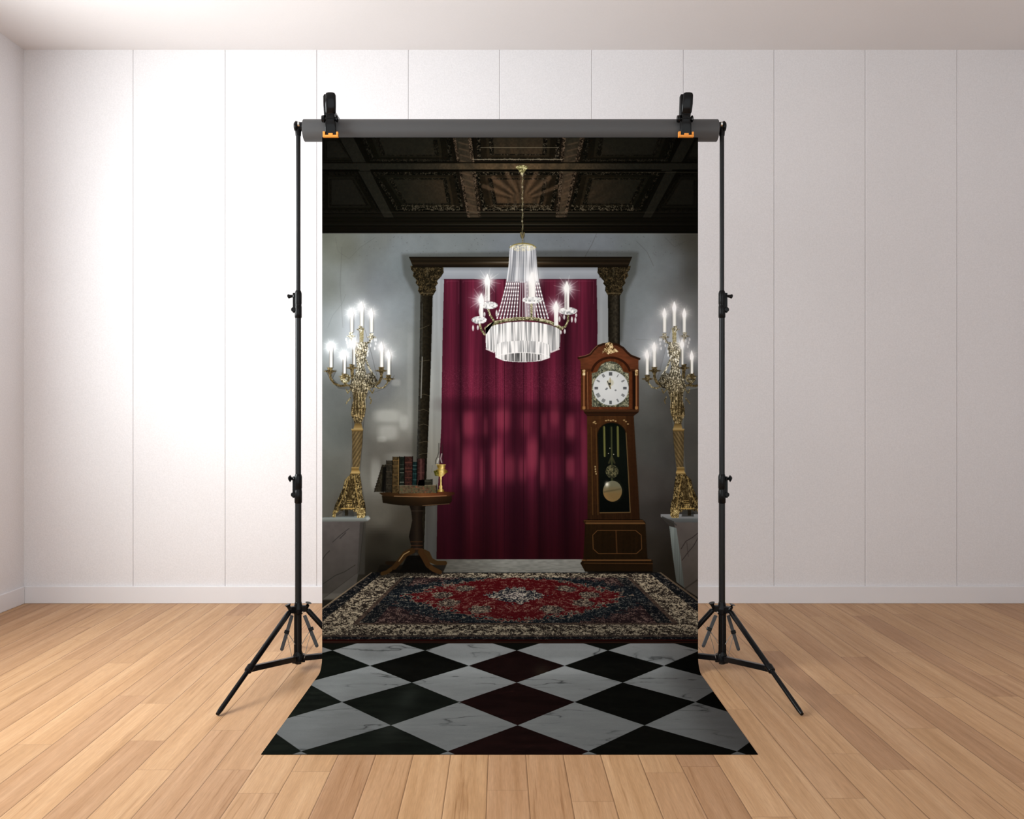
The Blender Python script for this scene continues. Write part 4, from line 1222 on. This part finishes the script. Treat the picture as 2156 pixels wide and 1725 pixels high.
def tile(q, light, tint):
    pts = []
    for i in range(4):
        (xa, ya), (xb, yb) = q[i], q[(i + 1) % 4]
        for k in range(8):
            pts.append(on_cloth(xa + (xb - xa) * k / 8, ya + (yb - ya) * k / 8))
    if light:
        def f(X, Y, sl):
            b = np.interp(Y, [1350, 1400, 1500, 1640, 1814], [134, 126, 110, 101, 92]) * (1 - .12 * (np.abs(X - 1100) / 400) ** 2)
            b = b * (.95 + .1 * n_mar[sl] + .04 * (n_fine[sl] - .5)) * (1 - .5 * vein[sl])
            return b[..., None] * np.array((.985, 1.0, .995), np.float32)
        poly(pts, f)
    else:
        poly(pts, lambda X, Y, sl: np.array(tint, np.float32) * (.7 + .6 * n_mar[sl] + .5 * vein[sl])[..., None])


for r in range(len(rowsT) - 2):
    y0, a = rowsT[r]; y1, b = rowsT[r + 1]; y2, c = rowsT[r + 2]
    for xt in a:
        ls = [x for x in b if x < xt]; rs = [x for x in b if x > xt]
        if not ls or not rs:
            continue
        xl, xr = ls[-1], rs[0]
        mids = [x for x in c if xl - 40 < x < xr + 40 and abs(x - xt) < 125]
        if not mids:
            continue
        xb = min(mids, key=lambda x: abs(x - xt))
        light = r % 2 == 0
        tint = (19, 10, 9) if abs((xl + xr) / 2 - 1088) < 40 else ((10, 10, 8) if xt > 700 else (12, 14, 11))
        if r >= 3 and xt < 1000:
            tint = (15, 17, 14)
        tile([(xt, y0), (xr, y1), (xb, y2), (xl, y1)], light, tint)
# faint sheen on the black tiles, left of the middle
glow(880, 1560, 22, 60, (26, 28, 26), .5); glow(870, 1700, 26, 60, (28, 30, 28), .45); glow(1140, 1420, 16, 20, (24, 28, 18), .5)
poly(RUG, rug); rect(676, 1350, 1476, 1355, (20, 10, 8)); line([(676, 1352), (1476, 1353)], .6, (92, 60, 44), .5)
poly([(800, 1200), (930, 1200), (926, 1212), (798, 1216)], (10, 8, 6), .6, blur=6)
line([(822, 1200), (815, 1205), (805, 1208)], 4, (50, 34, 16)); line([(908, 1196), (914, 1200), (926, 1205)], [5, 5, 4.5], (58, 38, 19))
poly([(1236, 1203), (1374, 1203), (1372, 1209), (1240, 1209)], (10, 8, 6), .55, blur=5)
line([(676, 1283.5), (782, 1206)], .7, (110, 96, 78), .6); line([(1391, 1206), (1476, 1268)], .7, (110, 96, 78), .6)

# -- 10 crystal chandelier
ell(1099, 353, 13, 5, speck((70, 66, 38), (150, 144, 98), (226, 222, 176)))
poly([(1089, 356), (1109, 356), (1103, 364), (1095, 364)], speck((60, 56, 32), (130, 124, 82), (214, 208, 160)))
ell(1099, 366, 3, 2.4, (196, 190, 150))
for k in range(37):
    y = 370 + k * 4
    w = 1.0 if k % 2 else 1.8
    ell(1100 + .6 * math.sin(k), y, w, 2.1, (128, 120, 90) if k % 3 else (206, 200, 168), .8)
    ell(1100, y, w * .45, .9, (40, 34, 20), .6)
ell(1100, 495, 5, 8, (52, 46, 30), .6); line([(1096, 490), (1100, 502), (1104, 490)], 1.2, (120, 108, 70), .8)


def edgeL(y):
    return np.interp(y, [512, 525, 560, 590, 630, 668], [1075, 1073, 1070.5, 1066, 1059, 1047])


def edgeR(y):
    return np.interp(y, [512, 525, 560, 590, 630, 668], [1127, 1129, 1131, 1134.5, 1142, 1154])


def bell(X, Y, sl):
    t = (X - edgeL(Y)) / (edgeR(Y) - edgeL(Y))
    st = resize(rng2.rand(3, 44), 60, 900)
    s = st[np.clip(((Y - 512) / 160 * 59), 0, 59).astype(int), np.clip(t * 899, 0, 899).astype(int)]
    lo = np.clip((Y - 575) / 40, 0, 1)
    c = mix((112, 116, 124), (242, 244, 248), np.clip(s * 1.3 - .1, 0, 1))
    return c


rng2 = np.random.RandomState(3)
up = [(float(edgeL(y)), y) for y in range(517, 600, 6)] + [(float(edgeR(y)), y) for y in range(596, 516, -6)]
poly(up, bell, .96)
glow(1122, 582, 10, 18, (255, 255, 255), .9)
poly([(1066, 596), (1135, 596), (1142, 630), (1152, 668), (1050, 668), (1059, 630)], (70, 34, 46), .45)
rng2 = np.random.RandomState(5)
for k in range(17):
    t = k / 16
    xa = 1067 + 67 * t; xb = 1047 + 107 * t
    mid = abs(t - .5) * 2
    pts = [(xa + (xb - xa) * (q ** 1.15), 594 + 76 * q) for q in np.linspace(0, 1, 20)]
    line(pts, 1.3, (216, 218, 222), .6 + .3 * mid)
    for j, (x, y) in enumerate(pts):
        if mid > .2:
            ell(x, y, 1.7, 1.9, (250, 250, 252) if j % 2 else (150, 146, 152), .95)
rect(1104, 596, 1128, 668, lambda X, Y, sl: mix((120, 110, 118), (246, 246, 248), np.clip(n_ver[sl] * 1.5 - .2, 0, 1)), .7)
# crown
line([(1074, 521), (1082, 516), (1092, 513.5), (1101, 512.5), (1112, 513.5), (1121, 516), (1128, 521)], 1.4, (130, 118, 70))
sl = box(1073, 514, 1129, 530)
put(sl, np.clip((n_orn[sl] - .4) * 3, 0, .7) * (((XX[sl] - 1101) / 27) ** 2 + ((YY[sl] - 522) / 8) ** 2 < 1), (236, 228, 190))
# arms, pans, candles
brass = speck((76, 74, 48), (146, 142, 104), (226, 222, 190), k=1.2)
for pts in ([(1028, 652), (1032, 664), (1040, 676), (1048, 684)], [(1010, 682), (1013, 694), (1020, 704), (1026, 706)], [(1196, 664), (1196, 676), (1190, 688), (1180, 692)],
            [(1119, 640), (1119, 670)], [(1170, 680), (1172, 690)]):
    line(pts, 2.2, brass)
prism = lambda lo, hi, n: (lambda X, Y, sl: mix(lo, hi, np.clip(n[sl] * 1.7 - .25, 0, 1)))
n_pri = vnoise(2.1, 60)
n_pri2 = vnoise(1.7, 40)
T1 = [(1022, 694), (1040, 685), (1070, 679), (1100, 677), (1132, 679), (1160, 685), (1180, 694), (1179, 731), (1172, 737), (1158, 742), (1044, 742), (1030, 737), (1023, 732)]
T2 = [(1042, 726), (1060, 720), (1100, 717), (1140, 720), (1159, 727), (1158, 754), (1140, 760), (1120, 762.5), (1100, 763), (1080, 762.5), (1060, 760), (1043, 753)]
poly(T1, prism((138, 140, 142), (255, 255, 255), n_pri))
poly(T2, prism((150, 152, 154), (252, 252, 252), n_pri2))
poly([(1060, 748), (1080, 744), (1100, 743), (1120, 744), (1140, 748), (1138, 758), (1118, 761.5), (1082, 761.5), (1062, 758)], prism((58, 58, 58), (232, 232, 232), n_pri), .9)
line([(1044, 752), (1060, 745), (1100, 742), (1140, 745), (1157, 752)], 1.0, (252, 252, 252), .6)
glow(1070, 712, 26, 12, (255, 255, 255), .4); glow(1140, 714, 22, 12, (255, 255, 255), .35)
for L in ([(1024, 735), (1040, 742)], [(1160, 742), (1177, 735)]):
    line(L, 1.6, (240, 240, 240), .8)
ring = [(1023, 692), (1030, 686), (1044, 679), (1066, 674), (1090, 671.5), (1112, 671), (1134, 673), (1156, 678), (1172, 685), (1182, 692)]
line(ring, 3.6, lambda X, Y, sl: speck((58, 56, 34), (134, 130, 94), (214, 210, 180), k=1.2)(X, Y, sl))
line([(x, y - 2) for x, y in ring], .8, (226, 222, 192), .55)
line([(x, y + 3.4) for x, y in ring], .7, (64, 60, 40), .6)
for x, y, rx in ((1030, 643, 18), (1009, 674, 16), (1196, 655, 19.5), (1120.5, 632, 21)):
    ell(x, y, rx, 8, speck((150, 152, 154), (228, 230, 230), (255, 255, 255), n=n_med, k=1.2))
    ell(x, y - 2, rx * .85, 3, (236, 238, 238), .6)
for x, y, h in ((1010, 656, 7), (1045.5, 660, 7), (996, 691, 6), (1006, 690, 5), (1204, 673, 6), (1211.5, 674, 6), (1188, 668, 5), (1189, 698, 5), (1181, 700, 4), (1178, 672, 6), (1213, 664, 4), (1020, 662, 5)):
    ell(x, y, 2.1, h, (232, 234, 234), .9); ell(x, y + h * .4, 1, 1.6, (140, 140, 140), .5)
for x, y0, y1, hw, fy in ((1026.5, 597, 634, 5, 590), (1013.5, 640, 668, 4, 630), (1193.5, 612, 652, 5, 605), (1171, 654, 686, 4.5, 646), (1120, 592, 626, 7, 586)):
    rect(x - hw, y0, x + hw, y1, hgrad([(x - hw, (216, 216, 212)), (x - hw * .2, (150, 144, 144) if hw == 5 else (238, 238, 236)), (x + hw * .4, (250, 250, 248)), (x + hw, (232, 230, 228))]))
    glow(x, fy + 2, 17, 17, (226, 230, 236), .7)
    glow(x, fy + 2, 8, 10, (255, 255, 255), 1)
    poly([(x, fy - 14), (x + 3, fy - 6), (x + 6, fy + 2), (x + 4, fy + 9), (x - 4, fy + 9), (x - 6, fy + 2), (x - 3, fy - 6)], (255, 255, 255))
    if x != 1120:
        for k in range(8):
            a = .2 + k * math.pi / 8
            L = 28 if k % 2 == 0 else 19
            line([(x - L * math.cos(a), fy + 2 - L * math.sin(a)), (x, fy + 2), (x + L * math.cos(a), fy + 2 + L * math.sin(a))], [.1, 1.3, .1], (250, 250, 255), .42, 's', soft=1.6)
CV = np.clip(CV, 0, 255)
for k in range(3):
    CV[..., k] = soft3(CV[..., k])
# ---------------------------------------------------------------- the printed backdrop
def print_image():
    c = CV / 255.0
    lin = np.where(c <= .04045, c / 12.92, ((c + .055) / 1.055) ** 2.4) * PRINT_GAIN
    lin = np.minimum(lin, .93)
    enc = np.where(lin <= .0031308, lin * 12.92, 1.055 * np.clip(lin, 0, 1) ** (1 / 2.4) - .055)
    im = bpy.data.images.new('backdrop_print', GW, GH, alpha=False)
    buf = np.ones((GH, GW, 4), np.float32)
    buf[..., :3] = enc[::-1]
    im.pixels.foreach_set(buf.ravel())
    im.update()
    im.pack()
    return im


M_PRINT = mat('printed_cloth', (.5, .5, .5), .95, 0, 0.0)
tn = NT(M_PRINT)
ti = tn.new('ShaderNodeTexImage', image=print_image(), interpolation='Linear', extension='EXTEND')
tn.l.new(ti.outputs[0], tn.b.inputs['Base Color'])

CX0, CX1 = 678.3, 1469.7
TOP_V = 862 - (BAR_Z - .84 * BAR_R - H_CAM) * PPM


def cloth_point(tx, v, off=0.0):
    """print coordinates -> place on the hung cloth; off lifts along the cloth's normal"""
    x = (tx - 1078) / PPM
    v0 = HOR + (H_CAM - R_FOLD) * PPM
    v1 = v0 + R_FOLD * math.pi / 2 * PPM
    T = .0022
    if v <= v0:
        return Vector((x, D_CLOTH - off, H_CAM - (v - HOR) / PPM))
    if v <= v1:
        a = (v - v0) / PPM / R_FOLD
        r = R_FOLD - T - off
        return Vector((x, D_CLOTH - R_FOLD + (R_FOLD - off) * math.cos(a), R_FOLD - r * math.sin(a)))
    return Vector((x, D_CLOTH - R_FOLD - (v - v1) / PPM, T + off))


V_END = HOR + (H_CAM - R_FOLD) * PPM + R_FOLD * math.pi / 2 * PPM + (D_CLOTH - R_FOLD - H_CAM * F_PX / (1590 - HOR)) * PPM
backdrop = empty('printed_backdrop', (0, D_CLOTH - .3, 0))
tag(backdrop, 'printed cloth backdrop of a candlelit hall with crystal chandelier, hanging from the roller bar onto the floor', 'backdrop')
v0 = HOR + (H_CAM - R_FOLD) * PPM
v1 = v0 + R_FOLD * math.pi / 2 * PPM
vs = list(np.linspace(TOP_V, v0, 12)) + list(np.linspace(v0, v1, 17))[1:] + list(np.linspace(v1, V_END, 10))[1:]
us = list(np.linspace(CX0, CX1, 9))
bm = bmesh.new()
uvl = bm.loops.layers.uv.new('UVMap')
UV = lambda tx, v: ((tx - PX0) / PW, 1 - (v - PY0) / PH)


uv_of = {}


def sheet(off, flip, mi):
    g = [[bm.verts.new(cloth_point(u, v, off)) for u in us] for v in vs]
    for i in range(len(vs)):
        for j in range(len(us)):
            uv_of[g[i][j]] = UV(us[j], vs[i])
    for i in range(len(vs) - 1):
        for j in range(len(us) - 1):
            q = [(i, j), (i + 1, j), (i + 1, j + 1), (i, j + 1)]
            if flip: q = q[::-1]
            f = bm.faces.new([g[a][b] for a, b in q]); f.material_index = mi; f.smooth = True
            for lp, (a, b) in zip(f.loops, q):
                lp[uvl].uv = UV(us[b], vs[a])
    return g


ga = sheet(0.0, False, 0)
gb = sheet(-.0016, True, 1)
n, m_ = len(vs) - 1, len(us) - 1
rim = [(ga[0][j], ga[0][j + 1], gb[0][j + 1], gb[0][j]) for j in range(m_)] + [(ga[n][j + 1], ga[n][j], gb[n][j], gb[n][j + 1]) for j in range(m_)]
rim += [(ga[i + 1][0], ga[i][0], gb[i][0], gb[i + 1][0]) for i in range(n)] + [(ga[i][m_], ga[i + 1][m_], gb[i + 1][m_], gb[i][m_]) for i in range(n)]
for q in rim:
    f = bm.faces.new(q); f.material_index = 0
    for lp in f.loops:
        lp[uvl].uv = uv_of[lp.vert]
obj('cloth', bm, [M_PRINT, M_BACKING], backdrop)


def motif(name, polys, label=None, parent=backdrop, lift=.0004):
    """one printed motif: the patch of cloth surface it covers"""
    b = bmesh.new(); ul = b.loops.layers.uv.new('UVMap')
    for pts in polys:
        pts = [(min(max(x, CX0), CX1), min(max(y, TOP_V), V_END)) for x, y in pts]
        cl = [p for i, p in enumerate(pts) if p != pts[i - 1]]
        f = b.faces.new([b.verts.new(cloth_point(x, y, lift)) for x, y in cl])
        f.normal_update()
        if f.normal.y > 0:
            f.normal_flip()
        for lp in f.loops:
            co = lp.vert.co
            lp[ul].uv = UV(1078 + co.x * PPM, HOR + (H_CAM - co.z) * PPM)
    bmesh.ops.triangulate(b, faces=b.faces[:])
    o = obj(name, b, M_PRINT, parent)
    if label:
        tag(o, label)
    return o


def disc(cx, cy, rx, ry=None, n=20):
    ry = ry or rx
    return [(cx + rx * math.cos(2 * math.pi * k / n), cy + ry * math.sin(2 * math.pi * k / n)) for k in range(n)]


def strip(x0, y0, x1, y1):
    return [(x0, y0), (x1, y0), (x1, y1), (x0, y1)]


motif('printed_ceiling', [[(CX0, TOP_V + 1), (CX1, TOP_V + 1), (CX1, CEIL_Y), (CX0, CEIL_Y)]], 'printed dark coffered ceiling', lift=.0003)
motif('printed_door_surround', [LIN, [(885, 618), (911, 618), (907, 770), (903, 880), (899, 960), (878, 962), (880, 880), (883, 770)], [(1280, 618), (1305, 618), (1305, 726), (1281, 722)],
                                [(864, 563), (933, 563), (934, 574), (920, 592), (918, 612), (911, 618), (885, 618), (880, 604), (869, 581)],
                                [(2192 - x, y) for x, y in [(864, 563), (933, 563), (934, 574), (920, 592), (918, 612), (911, 618), (885, 618), (880, 604), (869, 581)]]],
      'printed dark doorway of two columns and a lintel', lift=.0004)
motif('printed_curtain', [[(935, 588), (1256, 588), (1258, 690), (1256, 800), (1244, 1000), (1236, 1178), (919, 1178), (921, 1050), (929, 900), (932, 700)]], 'printed dark red curtain', lift=.0004)
motif('printed_rug', [RUG], 'printed red and cream patterned rug', lift=.0004)
motif('printed_pedestal', [[(CX0, 1090), (776, 1086), (780, 1092), (774, 1098), (766, 1100), (756, 1203), (CX0, 1262)]], 'printed pale veined pedestal at the left edge', lift=.0005)
motif('printed_pedestal', [[(1391, 1083), (CX1, 1083), (CX1, 1258), (1441, 1238), (1424, 1226), (1409, 1108), (1391, 1089)]], 'printed pale veined pedestal at the right edge', lift=.0005)
ARM = [[(757, 688), (766, 688), (776, 722), (796, 804), (772, 834), (764, 904), (763, 930), (757, 999), (770, 1072), (770, 1088), (752, 1090), (720, 1078), (701, 1090), (714, 1046), (737, 999), (742, 930), (740, 858), (736, 815), (750, 756), (747, 726)],
       [(684, 779), (708, 779), (700, 797), (712, 810), (736, 814), (736, 822), (712, 818), (695, 800)], [(792, 778), (830, 790), (826, 800), (808, 818), (788, 826), (784, 816), (800, 800)]]
for mir, lb in ((None, 'printed gilt candelabrum at the left, seven branches and lit candles'), (1, 'printed gilt candelabrum at the right, cut by the cloth edge')):
    fx = (lambda x: 2181 - x) if mir else (lambda x: x)
    o = motif('printed_candelabrum', [[(fx(x), y) for x, y in p] for p in ARM], lb, lift=.0007)
    for x, y0, y1 in [(761.5, 634, 688), (740.5, 648, 700), (782, 648, 700), (697, 719, 775), (725, 737, 788), (745, 712, 769), (803.5, 719, 774), (818.5, 735, 790)]:
        if fx(x) < CX1 - 2:
            motif('printed_candle', [[(fx(x - 4), y1), (fx(x - 4.4), y0 + 14), (fx(x), y0), (fx(x + 4.4), y0 + 14), (fx(x + 4), y1)]], None, o, .0009)
ck = motif('printed_longcase_clock', [HOOD, [(1228, 863), (1346, 863), (1334, 876), (1236, 876)], TRUNK, BASE], 'printed brown longcase clock', lift=.0006)
motif('printed_dial', [disc(1286, 817.5, 37.5, 36.5, 32)], 'white round dial', ck, .0008)
motif('printed_pendulum', [disc(1289.5, 1034.5, 20, 22), [(1286, 900), (1290, 900), (1291, 1012.5), (1287, 1012.5)]], 'brass pendulum', ck, .0008)
motif('printed_table', [[(798, 1038), (957, 1037), (951, 1056), (920, 1064), (894, 1066), (892, 1160), (937, 1182), (937, 1190), (907, 1189), (926, 1207), (908, 1203), (888, 1176), (868, 1176), (830, 1201), (805, 1210), (843, 1176), (862, 1160), (862, 1066), (806, 1060)]],
      'printed dark tripod table', lift=.0007)
for key, pts in BOOKS.items():
    motif('printed_book', [pts], {'lean': 'dark leaning book', 'brown': 'brown upright book', 'gilt': 'gilt-brown upright book', 'green': 'dark green upright book', 'red': 'red-brown upright book',
                                  'teal': 'short teal upright book', 'maroon': 'maroon upright book', 'small': 'small book lying on the large one', 'large': 'large pale book lying flat'}[key], lift=.0009)
motif('printed_oil_lamp', [[(924, 934), (931, 936), (934, 966), (938, 978), (942, 992), (931, 1008), (931, 1024), (936, 1036), (921, 1036), (926, 1024), (926, 1008), (914, 1000), (914, 990), (919, 978), (918, 966)]], 'printed brass oil lamp with glass chimney', lift=.001)
ch = motif('printed_chandelier', [[(1075, 520), (1101, 512), (1127, 520), (1134, 590), (1154, 668), (1182, 692), (1179, 731), (1158, 742), (1158, 754), (1100, 763), (1043, 754), (1043, 742), (1023, 732), (1022, 692), (1047, 670), (1067, 590)],
                                  [(1098, 366), (1102, 366), (1102.5, 512), (1098.5, 512)], disc(1099, 356, 13, 8), [(1012, 674), (1030, 650), (1042, 676), (1024, 704), (1014, 694)], [(1196, 662), (1202, 662), (1198, 690), (1182, 697), (1180, 688)]],
           'printed crystal chandelier', lift=.0009)
for x, y0, y1, hw in ((1026.5, 576, 636, 5), (1013.5, 616, 668, 4), (1193.5, 591, 650, 5), (1171, 632, 686, 4.5), (1120, 572, 626, 7)):
    motif('printed_candle', [[(x - hw, y1), (x - 5.6, y0 + 16), (x, y0), (x + 5.6, y0 + 16), (x + hw, y1)]], None, ch, .0012)
